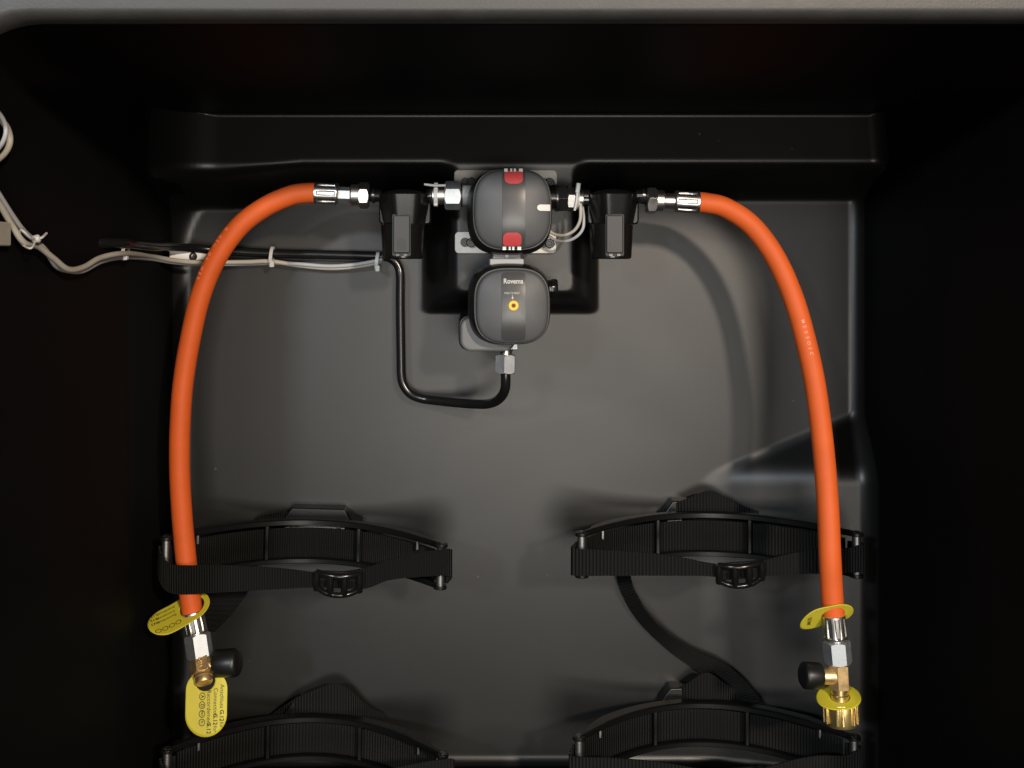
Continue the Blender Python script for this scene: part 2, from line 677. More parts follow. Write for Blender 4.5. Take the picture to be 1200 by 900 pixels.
# mounting plate: an H of steel with four lugs, slots and screws
pl = prect(532, 199, 653, 297, 5, HB)
lug = []
hp = HB + 0.0035
plate_parts = [prism(prect(532, 199, 653, 226, 5, hp), HB - 0.0005, hp),
               prism(prect(533, 271.5, 652, 297, 5, hp), HB - 0.0005, hp),
               prism(prect(560, 225.5, 628, 272, 1, hp), HB - 0.0005, hp - 0.0004)]
plate = obj('mounting_plate', join(*plate_parts), 'plate_steel', reg, bevel=0.0005)
for sx, sy in ((545.5, 213.5), (545.0, 284.0), (637, 214), (637, 285)):
    o = obj('slot', prism(prect(sx - 5.5, sy - 5.5, sx + 5.5, sy + 5.5, 5.4, hp), hp - 0.001, hp + 0.0004), 'black_plastic', plate)
    c = P(sx + 7, sy + 0.5, hp)
    sc = obj('screw', lathe(c, c + Vector((0, -1, 0)), [(0, 0.0034), (0.003, 0.0034), (0.0036, 0.0028), (0.0036, 0.0017), (0.0022, 0.0014)], 20), 'gloss_black', plate)


def dome_fn(cx, cy, a, b, p, hc, rise, q=2.4):
    def f(x, z):
        r = (abs((x - cx) / a) ** p + abs((z - cy) / b) ** p) ** (1 / p)
        return hc + rise * (1 - min(1, r) ** q)
    return f


def patch(x0, x1, z0, z1, f, off, nx=8, nz=24, shape=None, skirt=0.0012):
    """skin following the dome f inside a rectangle (shape(x, z) may trim it), with short edges going down"""
    V, F = [], []
    for j in range(nz + 1):
        for i in range(nx + 1):
            x = x0 + (x1 - x0) * i / nx
            z = z0 + (z1 - z0) * j / nz
            if shape:
                x, z = shape(i / nx, j / nz)
            V.append((x, -(f(x, z) + off), z))
    w = nx + 1
    for j in range(nz):
        for i in range(nx):
            F.append((j * w + i, j * w + i + 1, (j + 1) * w + i + 1, (j + 1) * w + i))
    edge = [i for i in range(w)] + [j * w + nx for j in range(1, nz + 1)] + \
           [nz * w + i for i in range(nx - 1, -1, -1)] + [j * w for j in range(nz - 1, 0, -1)]
    n0 = len(V)
    for e in edge:
        V.append((V[e][0], V[e][1] + skirt, V[e][2]))
    m = len(edge)
    for k in range(m):
        F.append((edge[k], edge[(k + 1) % m], n0 + (k + 1) % m, n0 + k))
    return V, F


def sqloop(px, py, wpx, hpx, p, h, n=72):
    c = P(px, py, h); s = S(h)
    return [Vector((c.x + x, -h, c.z + z)) for x, z in squircle(wpx * s / 2, hpx * s / 2, p, n)]


# changeover valve body and cap
hc = 0.108
body = obj('valve_body', stack([sqloop(600, 248, 84, 84, 3.0, HB + 0.0030), sqloop(599, 248, 93, 93, 3.0, HB + 0.012),
                                sqloop(597, 249.6, 99, 98.5, 3.0, 0.080), sqloop(597, 249.4, 99, 99, 3.0, 0.094),
                                sqloop(598.4, 247.6, 96.5, 98, 3.0, 0.1010), sqloop(600, 245.5, 91.5, 95, 3.0, 0.1045)]),
           'black_plastic', reg, smooth=50)
cc = P(600.5, 245, hc); s = S(hc)
A1, B1, PE = 44.8 * s, 46.8 * s, 2.9
dome1 = dome_fn(cc.x, cc.z, A1, B1, PE, hc, 0.0052)


def cap_mesh(c, a, b, p, hbase, f, edge=0.0016):
    loops = []
    sq = squircle(a, b, p, 96)
    loops.append([Vector((c.x + x * 0.985, -hbase, c.z + z * 0.985)) for x, z in sq])
    loops.append([Vector((c.x + x, -(hbase + 0.0012), c.z + z)) for x, z in sq])
    loops.append([Vector((c.x + x, -(f(c.x + x, c.z + z) - edge), c.z + z)) for x, z in sq])
    for k in (0.992, 0.975, 0.95, 0.9, 0.8, 0.65, 0.5, 0.35, 0.2, 0.08):
        dr = edge * max(0, (k - 0.95) / 0.05) ** 2 * 0.7
        loops.append([Vector((c.x + x * k, -(f(c.x + x * k, c.z + z * k) - dr), c.z + z * k)) for x, z in sq])
    return stack(loops)


cap = obj('valve_cap', cap_mesh(cc, A1, B1, PE, 0.1035, dome1), 'cap_grey', reg, smooth=40)
# glossy band over the middle of the cap
x0, x1 = P(588.5, 0, hc).x, P(615.2, 0, hc).x
z0, z1 = cc.z - B1 * 0.972, cc.z + B1 * 0.972
obj('centre_band', patch(x0, x1, z0, z1, dome1, 0.0005, 10, 40), 'strip_grey', cap, smooth=50)
for sgn, py in ((1, 208), (-1, 280.5)):
    cx = P(601.8 if sgn > 0 else 600.0, 0, hc).x
    wz = 10.8 * s
    zc = P(0, py, hc).z
    hz = 7.8 * s

    def shp(u, v, cx=cx, zc=zc, wz=wz, hz=hz, sgn=sgn):
        # flat on the outer side, rounded towards the middle of the cap
        v = 2 * v - 1
        t = v if sgn < 0 else -v
        k = 1.0
        if t > 0.0:
            k = (1 - (t * 0.93) ** 3.0) ** (1 / 2.2)
        elif t < -0.6:
            k = 1 - 0.25 * ((-t - 0.6) / 0.4) ** 2
        return cx + (2 * u - 1) * wz * k, zc + v * hz
    w = obj('indicator_window', patch(0, 1, 0, 1, dome1, 0.0012, 10, 16, shape=shp, skirt=0.0016), 'red', cap, smooth=50)
    ze = P(0, 199.6 if sgn > 0 else 291.0, hc).z
    bits = []
    for bx, bw in ((-9.0, 4.0), (-2.8, 2.2), (1.4, 2.6), (8.4, 4.4)):
        ax0 = cx + (bx - bw / 2) * s; ax1 = cx + (bx + bw / 2) * s
        bits.append(patch(ax0, ax1, ze - 1.9 * s, ze + 1.9 * s, dome1, 0.0012, 3, 4, skirt=0.003))
    obj('window_frame', join(*bits), 'clear_white', w, smooth=50)
zc = P(0, 243.6, hc).z
ax0, ax1 = P(629, 0, hc).x, P(644.6, 0, hc).x


def shm(u, v, r=3.7 * s):
    v2 = 2 * v - 1
    xx0 = ax0 + r * (1 - math.sqrt(max(0, 1 - v2 * v2)))
    return xx0 + (ax1 - xx0) * u, zc + v2 * r


obj('pointer_mark', patch(0, 1, 0, 1, dome1, 0.0009, 8, 10, shape=shm, skirt=0.002), 'white_mark', cap, smooth=60)

# union between the two regulators
nk = obj('union_neck', prism(prect(577.5, 292, 610.5, 304.5, 1.5, 0.086), 0.060, 0.086), 'neck_grey', reg, bevel=0.0008)
obj('union_collar', prism(prect(574, 303.2, 614, 312, 2, 0.090), 0.056, 0.090), 'neck_grey', reg, bevel=0.0008)
obj('latch', prism(prect(592, 298.6, 595.6, 301.6, 1, 0.0875), 0.080, 0.0872), 'dark_steel', nk)

# lower regulator
obj('regulator_body', stack([sqloop(598, 357, 86, 84, 3.0, HB + 0.004), sqloop(597, 356.5, 95, 93, 3.0, HB + 0.014),
                             sqloop(596.6, 356, 97, 95, 3.0, 0.080), sqloop(597.0, 356.4, 96, 95, 3.0, 0.093),
                             sqloop(598.6, 357.6, 92, 91, 3.0, 0.100), sqloop(599.8, 358.4, 88, 88.5, 3.0, 0.1025)]),
    'black_plastic', reg, smooth=50)
hc2 = 0.1065
c2 = P(600.4, 359.3, hc2); s2 = S(hc2)
A2, B2 = 42.6 * s2, 43.2 * s2
dome2 = dome_fn(c2.x, c2.z, A2, B2, 3.0, hc2, 0.0042)
cap2 = obj('regulator_cap', cap_mesh(c2, A2, B2, 3.0, 0.1015, dome2), 'cap_grey', reg, smooth=40)
bx0, bx1 = P(587.6, 0, hc2).x, P(615.4, 0, hc2).x
bz0, bz1 = P(0, 399, hc2).z, P(0, 319, hc2).z


def shb(u, v):
    # rounded corners
    r = 4 * s2
    z = bz0 + (bz1 - bz0) * v
    e = min(z - bz0, bz1 - z)
    ins = 0 if e >= r else r - math.sqrt(max(0, r * r - (r - e) ** 2))
    a, b = bx0 + ins, bx1 - ins
    return a + (b - a) * u, z


band2 = obj('label_band', patch(0, 1, 0, 1, dome2, 0.0005, 10, 60, shape=shb, skirt=0.0008), 'strip_grey', cap2, smooth=50)


def put_text(name, body, size_px, px, py, f, off, s_, hh, parent, m, align='CENTER', sx=1.0, bold=False):
    Vt, Ft = text_vf(body, size_px * s_, bold, align)
    c = P(px, py, hh)
    Vn = [(c.x + v[0] * sx, -(f(c.x + v[0] * sx, c.z + v[1]) + off), c.z + v[1]) for v in Vt]
    return obj(name, (Vn, Ft), m, parent, smooth=180)


put_text('lettering', 'Rovema', 8.2, 601.3, 329.6, dome2, 0.0007, s2, hc2, band2, 'print_grey', sx=0.86, bold=True)
put_text('small_lettering', 'PUSH TO RESET', 3.4, 599.8, 343.4, dome2, 0.0007, s2, hc2, band2, 'print_grey', sx=0.75)
Va = []
ca = P(600.3, 348.3, hc2)
arrow = [(-0.35, 2.4), (0.35, 2.4), (0.35, 0), (1.5, 0), (0, -2.2), (-1.5, 0), (-0.35, 0)]
Va = [(ca.x + x * s2, -(dome2(ca.x, ca.z) + 0.0007), ca.z + z * s2) for x, z in arrow]
obj('arrow_mark', (Va, [tuple(range(7))]), 'print_grey', band2)
cb = P(601.4, 357.8, hc2)
hb = dome2(cb.x, cb.z)
cb = Vector((cb.x, -hb, cb.z))
fw = Vector((0, -1, 0))
btn = obj('reset_button', lathe(cb, cb + fw, [(-0.001, 0.0035), (0.0014, 0.0035), (0.0019, 0.0031), (0.0019, 0.0016), (0.0008, 0.0010)], 28), 'yellow_button', band2)
obj('button_socket', lathe(cb, cb + fw, [(0.0001, 0.0013), (0.0012, 0.0011)], 16), 'button_hole', btn)

# side lobe, screw hole, vent knob
lo = obj('side_lobe', prism(prect(539.5, 371.5, 604, 412, 13, 0.088, 10), 0.058, 0.088), 'cap_grey_light', reg, bevel=0.0022, seg=4)
obj('lobe_shell', prism(prect(537.5, 369, 604, 411, 13, 0.078, 10), HB - 0.04, 0.0805), 'black_plastic', reg, bevel=0.001)
c = P(564.6, 393.2, 0.088)
obj('pin_hole', lathe(c, c + fw, [(-0.0005, 0.0009), (0.0003, 0.0009)], 12), 'tag_print', lo)
k0, k1 = P(637, 338.4, 0.082), P(653.5, 338.4, 0.082)
obj('vent_knob', lathe(k0, k1, [(0, 0.0062), (0.0050, 0.0062), (0.0052, 0.0068), (0.0088, 0.0068), (0.0096, 0.0060)], 40,
                       mod=lambda g, t: 1 - 0.05 * (math.cos(g * 10) > 0.2)), 'gloss_black', reg, smooth=50)

# outlet fitting below
o0, o1 = P(596.5, 398, 0.080), P(596.5, 407, 0.080)
obj('outlet_flange', prism(prect(586, 401, 607, 410, 1.5, 0.084), 0.068, 0.084), 'zinc', reg, bevel=0.0006)
o0, o1 = P(593, 403, 0.076), P(593, 417, 0.076)
L = (o1 - o0).length
obj('outlet_stub', lathe(o0, o1, [(0, 0.0050), (L * .55, 0.0050), (L * .56, 0.0042), (L, 0.0042)], 28), 'chrome', reg)
n0, n1 = P(592.6, 415.5, 0.076), P(592.2, 437.2, 0.076)
obj('pipe_nut', hexnut(n0, n1, 12.6 * S(0.076) * 1.02, turn=0.12), 'zinc', reg, smooth=30, bevel=0.0003)

# inlet fittings (left and right of the changeover valve)
sA = S(AX)


def fx(px, py=229.0, h=AX):
    return P(px, py, h)


def cyl(name, xa, xb, rpx, m, parent, py=229.0, h=AX, n=32, ch=0.5):
    a, b = fx(xa, py, h), fx(xb, py, h)
    L = (b - a).length
    r = rpx * S(h)
    c = ch * S(h)
    return obj(name, lathe(a, b, [(0, r - c), (c, r), (L - c, r), (L, r - c)], n), m, parent, smooth=30)


cyl('inlet_boss', 562, 541, 12, 'neck_grey', reg)
cyl('seal_ring', 541.8, 539.2, 14, 'black_plastic', reg)
obj('inlet_nut', hexnut(fx(540), fx(521), 17.0 * sA, turn=0.40), 'zinc', reg, smooth=30, bevel=0.0003)
cyl('inlet_sleeve', 522, 505.5, 10.8, 'chrome', reg, ch=1.2)
cyl('inlet_sleeve', 508, 503, 9.0, 'dark_steel', reg)
cyl('inlet_boss', 640, 651, 15.0, 'gloss_black', reg, py=231.5)
cyl('seal_ring', 650.5, 653.5, 16.2, 'dark_steel', reg, py=232)
obj('inlet_nut', hexnut(fx(653, 232.5), fx(664.5, 232.5), 17.0 * sA, turn=0.05), 'dark_steel', reg, smooth=30, bevel=0.0003)
obj('inlet_nut', hexnut(fx(664, 233.6), fx(674, 233.6), 14.6 * sA, turn=-0.30), 'chrome', reg, smooth=30, bevel=0.0003)
cyl('inlet_sleeve', 673, 683.5, 10.2, 'chrome', reg, py=233.6, ch=1.0)
cyl('inlet_sleeve', 683, 690, 6.5, 'dark_steel', reg, py=234)

# sensor cables looping from the valve to its right inlet
tag(obj('sensor_cable', tube([P(640, 268, 0.070), P(650, 274.5, 0.072), P(662, 275.5, 0.076), P(673, 270, 0.080), P(679.5, 259, 0.083), P(680.5, 245, 0.084), P(680, 238, 0.082)], 1.9 * sA, 12), 'cable_beige'),
    'beige sensor cable looping under the regulator, inner of two', 'cable', 'sensor cables')
tag(obj('sensor_cable', tube([P(640, 275, 0.066), P(652, 281.8, 0.070), P(665, 282.3, 0.076), P(676, 277, 0.080), P(683, 268, 0.081), P(684, 256, 0.080), P(682.5, 243, 0.078), P(681, 236, 0.077)], 1.8 * sA, 12), 'cable_grey'),
    'grey sensor cable looping under the regulator, outer of two', 'cable', 'sensor cables')


def cable_tie(name, label, a, b, r, head, tail, group='cable ties'):
    """loop round the axis a-b, with a head block and a cut tail"""
    t = thing(name, label, 'cable tie', a, group)
    L = (b - a).length
    obj('band', lathe(a, b, [(0, r * 0.93), (0, r), (L, r), (L, r * 0.93)], 28), 'tie_white', t, smooth=30)
    v, f = tube([head[0], head[1]], head[2], 8, 2, smooth=False)
    obj('head', (v, f), 'tie_white', t, smooth=60, bevel=0.0003)
    obj('tail', tube(tail, 0.0009, 8, 6), 'tie_white', t, smooth=60)
    return t


cable_tie('cable_tie', 'white cable tie on the fitting at the regulator inlet with a sideways tail', fx(513), fx(508.6), 13.4 * sA,
          (P(510.5, 241, 0.082), P(511, 214, 0.084), 2.6 * sA),
          [P(522, 217.2, 0.086), P(510, 217.4, 0.087), P(497, 216.0, 0.088)])
cable_tie('cable_tie', 'white cable tie with a rounded head standing up beside the sensor cables', fx(674.6, 233.6), fx(678.6, 233.6), 11.6 * sA,
          (P(676.6, 226.0, 0.087), P(678.2, 214.6, 0.087), 2.7 * sA),
          [P(676.6, 226, 0.0872), P(675.6, 236, 0.0875), P(673.4, 246.5, 0.086)])


# ------------------------------------------------------------------ gas filters
def gas_filter(cx, label, tabshift):
    """cx in pixels: centre of the cup"""
    t = thing('gas_filter', label, 'filter', P(cx, 303, HB), 'gas filters in the gas line')
    h = AX
    s = S(h)
    top, bot = P(cx + 2, 222, h), P(cx + 2, 264, h)
    L = (top - bot).length
    R = 29.5 * s
    # head: faceted, widest above, waisted towards the cup
    def hexmod(g, t_):
        if t_ < 0.0028:
            return 1.0
        return sum(max(0.0, math.cos(g - k * PI / 3 + 0.10)) ** 16 for k in range(6)) ** (-1 / 16.0) * 0.985
    V, F = lathe(top, bot, [(0, R * .30), (0.0009, R * .62), (0.0020, R * .80), (0.0027, R * .86), (0.0034, R * .95), (0.0040, R * .975), (L * .55, R * .87), (L * .94, R * .765), (L, R * .75)], 72, mod=hexmod)
    obj('head', (V, F), 'gloss_black', t, smooth=28)
    # square shoulder block behind the head carrying the ports
    obj('port_block', prism(prect(cx - 28, 225, cx + 33, 263, 5, h), HB - 0.045, h), 'gloss_black', t, bevel=0.0015, seg=3)
    c0, c1 = P(cx, 262.4, h), P(cx, 303.5, h)
    L = (c1 - c0).length
    R2 = 25.6 * s
    obj('cup', lathe(c0, c1, [(0, R2 * .96), (0.0005, R2), (L * .96, R2 * .93), (L, R2 * .85)], 48), 'gloss_black', t, smooth=40)
    # release tab in front
    tx = cx + tabshift
    hh = h + R2 * 0.93
    a = P(tx, 275, hh)
    tb = obj('release_tab', prism(prect(tx - 9.6, 252.5, tx + 9.6, 296.5, 2, hh + 0.002), h + 0.004, hh + 0.002), 'tab_grey', t, bevel=0.0007)
    for k in range(6):
        y = 279.6 + k * 2.3
        obj('grip_ridge', prism(prect(tx - 5.6, y, tx + 5.6, y + 1.2, 0.4, hh + 0.0026), hh + 0.0015, hh + 0.0026), 'black_plastic', tb)
    obj('tab_gap', prism(prect(tx - 10.8, 251, tx + 10.8, 300, 2, hh + 0.0004), h + 0.004, hh + 0.0004), 'tag_print', t)
    for dx in (-4.6, 4.6):
        obj('hinge_clip', prism(prect(tx + dx - 2, 297.6, tx + dx + 2, 300, 0.6, hh + 0.001), h + 0.004, hh + 0.001), 'dark_steel', t)
    # ports
    for a_, b_, r_ in ((cx - 25, cx - 38, 7.5), (cx - 33, cx - 36, 8.8), (cx + 28, cx + 43, 7.5), (cx + 36, cx + 39, 8.8)):
        aa, bb = P(a_, 229.5, h), P(b_, 229.5, h)
        LL = (aa - bb).length
        obj('port', lathe(aa, bb, [(0, r_ * s), (LL, r_ * s * .97)], 24), 'gloss_black' if r_ < 8 else 'dark_steel', t)
    return t


gas_filter(472, 'black gas filter with release tab beside the black pipe bend', -1.5)
gas_filter(716, 'black gas filter with release tab beside the looping sensor cables', 4.5)

# ------------------------------------------------------------------ orange hoses
HR = 0.00715


def hose_end(t, a, b, names=True):
    """fluted ferrule from a towards b"""
    L = (b - a).length
    r = HR * 1.06

    def mod(g, s_):
        u = s_ / L
        if 0.14 < u < 0.90:
            d = math.cos(g * 8)
            return 1.0 - 0.13 * (1 / (1 + math.exp(-9 * (d - 0.15))))
        return 1.0
    prof = [(0, r * .90), (0.0006, r * .99), (L * .12, r), (L * .16, r), (L * .5, r), (L * .86, r), (L * .90, r * 1.02), (L * .96, r), (L, r * .9)]
    return obj('ferrule', lathe(a, b, prof, 96, mod=mod), 'chrome', t, smooth=40)


def hose_text(path, body, start, step, size, ang, parent):
    """raised letters one by one along the hose"""
    T, N, B = frames(path)
    d = [0]
    for i in range(1, len(path)):
        d.append(d[-1] + (path[i] - path[i - 1]).length)
    V, F = [], []
    for k, ch in enumerate(body):
        w = start + k * step
        i = max(j for j in range(len(d)) if d[j] <= w)
        p = path[i]
        front = (Vector((0, -1, 0)) - T[i] * (-T[i].y)).normalized()
        sd = T[i].cross(front)
        tv, tf = text_vf(ch, size, True, 'CENTER', 0.00022)
        n = len(V)
        for v in tv:
            a = ang + v[1] / HR
            q = p + T[i] * v[0] + (front * math.cos(a) + sd * -math.sin(a)) * (HR + v[2])
            V.append(q)
        F += [tuple(x + n for x in f) for f in tf]
    if V:
        obj('lettering', (V, F), 'hose_print', parent, smooth=40)


# left hose
lh = [P(371, 226.5, 0.080), P(360, 226.3, 0.080), P(340, 229.5, 0.081), P(310, 243, 0.082), P(280, 266, 0.083), P(254, 302, 0.084), P(235, 347, 0.085),
      P(222.5, 400, 0.086), P(214.5, 450, 0.087), P(211, 500, 0.088), P(210.5, 550, 0.088), P(213, 600, 0.088), P(217, 645, 0.088), P(221.5, 690, 0.089), P(225.6, 719.5, 0.090)]
t = thing('gas_hose', 'orange gas hose from the filter by the black pipe down behind a strap', 'hose', lh[-1], 'orange gas hoses')
ho = obj('rubber_hose', tube(lh, HR, 28, 8), 'hose', t, smooth=60)
hose_text(catmull(lh, 8), 'GASNORMER', 0.068, 0.0048, 0.0036, -0.75, ho)
hose_end(t, P(368, 226.5, 0.080), P(397, 227.5, 0.080))
aa, bb = P(396, 228, 0.080), P(412, 228.6, 0.080)
obj('stem', hexnut(aa, bb, 9.2 * sA, turn=0.55, ch=0.1), 'zinc', t, smooth=30, bevel=0.0002)
aa, bb = P(411, 228.8, 0.080), P(421, 228.8, 0.080); L = (aa - bb).length
obj('nut_collar', lathe(aa, bb, [(0, 11.5 * sA), (0.0008, 12.5 * sA), (L, 12.5 * sA)], 32), 'chrome', t)
obj('swivel_nut', hexnut(P(420.5, 229, 0.080), P(432.5, 229, 0.080), 15.6 * sA, turn=-0.42), 'chrome', t, smooth=30, bevel=0.0003)
aa, bb = P(432, 229.3, 0.079), P(440, 229.5, AX); L = (aa - bb).length
obj('thread', lathe(aa, bb, [(L * k / 16, (6.0 + 0.5 * (k % 2)) * sA) for k in range(17)], 24), 'dark_steel', t)
# lower end
f0, f1 = P(225.6, 717, 0.090), P(230.8, 744, 0.092)
hose_end(t, f0, f1)
obj('swivel_nut', hexnut(P(230.8, 742.5, 0.092), P(234.8, 770.5, 0.094), 15.6 * S(.093), turn=0.08), 'zinc', t, smooth=30, bevel=0.0003)

# right hose
rh = [P(817, 237, 0.080), P(828, 238, 0.081), P(850, 243.5, 0.081), P(880, 263.5, 0.081), P(907, 299, 0.082), P(928.5, 346, 0.085), P(943.5, 397, 0.090), P(954.5, 447, 0.096),
      P(962, 500, 0.104), P(967, 550, 0.113), P(970.5, 600, 0.121), P(972.5, 650, 0.126), P(974.5, 690, 0.126), P(976.6, 722.5, 0.126)]
t2 = thing('gas_hose', 'orange gas hose from the filter beside the sensor cables down in front of a strap', 'hose', rh[-1], 'orange gas hoses')
ho2 = obj('rubber_hose', tube(rh, HR, 28, 8), 'hose', t2, smooth=60)
hose_text(catmull(rh, 8), 'MESSOIC', 0.1175, 0.0043, 0.0032, -0.05, ho2)
hose_end(t2, P(820, 237.4, 0.081), P(790.5, 236, 0.080))
aa, bb = P(791.5, 236, 0.080), P(777.5, 235.5, 0.080); L = (aa - bb).length
obj('stem', lathe(aa, bb, [(0, 9.0 * sA), (L, 9.0 * sA)], 32), 'chrome', t2)
aa, bb = P(778, 235.5, 0.080), P(768.5, 235, 0.080); L = (aa - bb).length
obj('nut_collar', lathe(aa, bb, [(0, 10.5 * sA), (0.0008, 12.5 * sA), (L, 12.5 * sA)], 32), 'chrome', t2)
obj('swivel_nut', hexnut(P(768.8, 235.4, 0.080), P(757.5, 235, 0.080), 16.0 * sA, turn=0.15), 'chrome', t2, smooth=30, bevel=0.0003)
aa, bb = P(758, 234, 0.079), P(749, 232, AX); L = (aa - bb).length
obj('thread', lathe(aa, bb, [(L * k / 16, (6.0 + 0.5 * (k % 2)) * sA) for k in range(17)], 24), 'dark_steel', t2)
hose_end(t2, P(976.4, 719.5, 0.126), P(979.6, 748.5, 0.126))
aa, bb = P(979.4, 747, 0.126), P(979.8, 752, 0.126); L = (aa - bb).length
obj('stem', lathe(aa, bb, [(0, 9.6 * S(.126)), (L, 9.6 * S(.126))], 28), 'chrome', t2)
obj('swivel_nut', hexnut(P(980.0, 750.5, 0.126), P(982.4, 777, 0.126), 16.0 * S(.126), turn=-0.36), 'zinc', t2, smooth=30, bevel=0.0003)


# ------------------------------------------------------------------ brass valves at the hose ends
def cap_black(t, a, b, r):
    L = (b - a).length
    obj('dust_cap', lathe(a, b, [(0, r * .80), (0, r * .93), (0.0010, r * .97), (L * .8, r), (L * .93, r * .95), (L, r * .80), (L * 1.0, r * .2)], 40), 'rubber_black', t, smooth=45)


b0, b1 = P(234.8, 769, 0.094), P(239.3, 801.0, 0.106)
bt = thing('test_valve', 'cast brass valve with black side cap on the hose behind the strap', 'valve', b1, 'brass test valves')
L = (b1 - b0).length
sB = S(.099)
dv = (b1 - b0).normalized()
obj('stem', lathe(b0, b0 + dv * L * .12, [(0, 9.0 * sB), (L * .12, 9.0 * sB)], 32), 'brass', bt)
vb = obj('valve_body', hexnut(b0 + dv * L * .10, b0 + dv * L * .66, 13.6 * sB, turn=0.15, ch=0.1), 'brass', bt, smooth=30, bevel=0.0007)
# cast marks on the flat that faces out
tv, tf = text_vf('CW', 6.4 * sB, True, 'CENTER', 0.0003)
cen = b0 + dv * L * .36
tt, nn, bb_ = axis_frame(b0, b1)
obj('cast_mark', ([cen + nn * (12.0 * sB + v[2]) + bb_ * (v[1] * 0.9) + tt * v[0] - bb_ * 3 * sB for v in tv], tf), 'brass', vb)
obj('thread_end', lathe(b0 + dv * L * .65, b1, [(0, 10.2 * sB), (L * .04, 11.0 * sB), (L * .12, 11.0 * sB), (L * .14, 9.8 * sB), (L * .30, 10.0 * sB), (L * .34, 9.2 * sB), (L * .345, 5 * sB)], 36), 'brass', bt)
p0, p1 = P(240, 780, 0.098), P(255.5, 777.2, 0.099)
L = (p1 - p0).length
obj('side_port', lathe(p0, p1, [(0, 9.5 * sB), (L * .35, 9.5 * sB), (L * .5, 8.0 * sB), (L, 8.4 * sB)], 28), 'brass', bt)
cap_black(bt, P(252.6, 777.7, 0.0985), P(280, 776.2, 0.101), 16.4 * sB)

b0, b1 = P(982.3, 775.5, 0.126), P(986.2, 851, 0.128)
bt2 = thing('test_valve', 'brass valve with winged bottle nut on the hose in front of a strap', 'valve', b1, 'brass test valves')
sB = S(.126)
L = (b1 - b0).length
dv = (b1 - b0).normalized()


def along(px_):
    return b0 + dv * (px_ * sB)


obj('stem', lathe(along(0), along(4), [(0, 8.4 * sB), (4 * sB, 8.4 * sB)], 32), 'brass', bt2)
obj('valve_body', hexnut(along(3), along(31), 12.4 * sB, turn=0.35, ch=0.08), 'brass', bt2, smooth=30, bevel=0.0006)
obj('neck', lathe(along(30), along(49), [(0, 9.5 * sB), (7 * sB, 9.5 * sB), (8 * sB, 10.5 * sB), (19 * sB, 10.5 * sB)], 36), 'brass_bright', bt2)
p0, p1 = P(978, 792.5, 0.127), P(956, 792.2, 0.128)
LL = (p1 - p0).length
obj('side_port', lathe(p0, p1, [(0, 9.4 * sB), (LL * .45, 9.6 * sB), (LL * .75, 7.8 * sB), (LL, 7.8 * sB)], 28), 'brass', bt2)
cap_black(bt2, P(961, 792.0, 0.1275), P(940, 791.2, 0.129), 15.6 * sB)
# winged nut: turned drum with six double ribs
a, b = along(46), along(73)
LL = (b - a).length
wn = obj('bottle_nut', lathe(a, b, [(0, 12 * sB), (0.0003, 18.4 * sB), (0.001, 18.9 * sB), (LL * .9, 17.8 * sB), (LL, 16.8 * sB), (LL, 9 * sB)], 48), 'brass_bright', bt2)
tt, nn, bb_ = axis_frame(a, b)
for k in range(6):
    for d in (-0.17, 0.17):
        g = 0.35 + 2 * PI * k / 6 + d
        dr = nn * math.cos(g) + bb_ * math.sin(g)
        td = nn * -math.sin(g) + bb_ * math.cos(g)
        V = []
        for q in (0.0, 1.0):
            base = a + tt * (0.0008 + (LL * 0.80) * q)
            for rr, ww in ((15 * sB, 1.6 * sB), (21.2 * sB, 1.5 * sB), (21.2 * sB, -1.5 * sB), (15 * sB, -1.6 * sB)):
                V.append(base + dr * rr + td * ww)
        F = [(0, 1, 2, 3), (4, 5, 6, 7), (0, 1, 5, 4), (1, 2, 6, 5), (2, 3, 7, 6), (3, 0, 4, 7)]
        obj('rib', (V, F), 'brass_bright', wn, bevel=0.0005)


# ------------------------------------------------------------------ yellow tags
def tag_mesh(fn, hole_r, outer, rings=10, n=72):
    """washer-like sheet between a round hole (origin) and outer(angle) -> radius, mapped to space by fn(u, v)"""
    V, F = [], []
    for i in range(rings + 1):
        for k in range(n):
            g = 2 * PI * k / n
            r = hole_r + (outer(g) - hole_r) * i / rings
            V.append(fn(r * math.cos(g), r * math.sin(g)))
    for i in range(rings):
        for k in range(n):
            F.append((i * n + k, i * n + (k + 1) % n, (i + 1) * n + (k + 1) % n, (i + 1) * n + k))
    return V, F


def stadium(u0, u1, w, rc=None):
    """radius function of a rounded rectangle spanning u0..u1 by -w..w seen from the origin"""
    rc = w if rc is None else rc

    def f(g):
        c, s_ = math.cos(g), math.sin(g)
        lo_, hi_ = 0.0, 0.2
        for _ in range(40):
            m = (lo_ + hi_) / 2
            x, y = m * c, m * s_
            qx = abs(x - (u0 + u1) / 2) - ((u1 - u0) / 2 - rc)
            qy = abs(y) - (w - rc)
            d = math.hypot(max(qx, 0), max(qy, 0)) + min(max(qx, qy), 0) - rc
            if d < 0:
                lo_ = m
            else:
                hi_ = m
        return lo_
    return f


def tag_text(fn, lines_, parent, nrm, flip=1):
    for (body, size, u, v, rot, bold, nm) in lines_:
        tv, tf = text_vf(body, size, bold, 'LEFT')
        cr, sr = math.cos(rot), math.sin(rot)
        pts = []
        for x, y, z in tv:
            y *= flip
            uu, vv = u + x * cr - y * sr, v + x * sr + y * cr
            pts.append(fn(uu, vv) + nrm * 0.00055)
        obj(nm, (pts, tf), 'tag_print', parent, smooth=180)


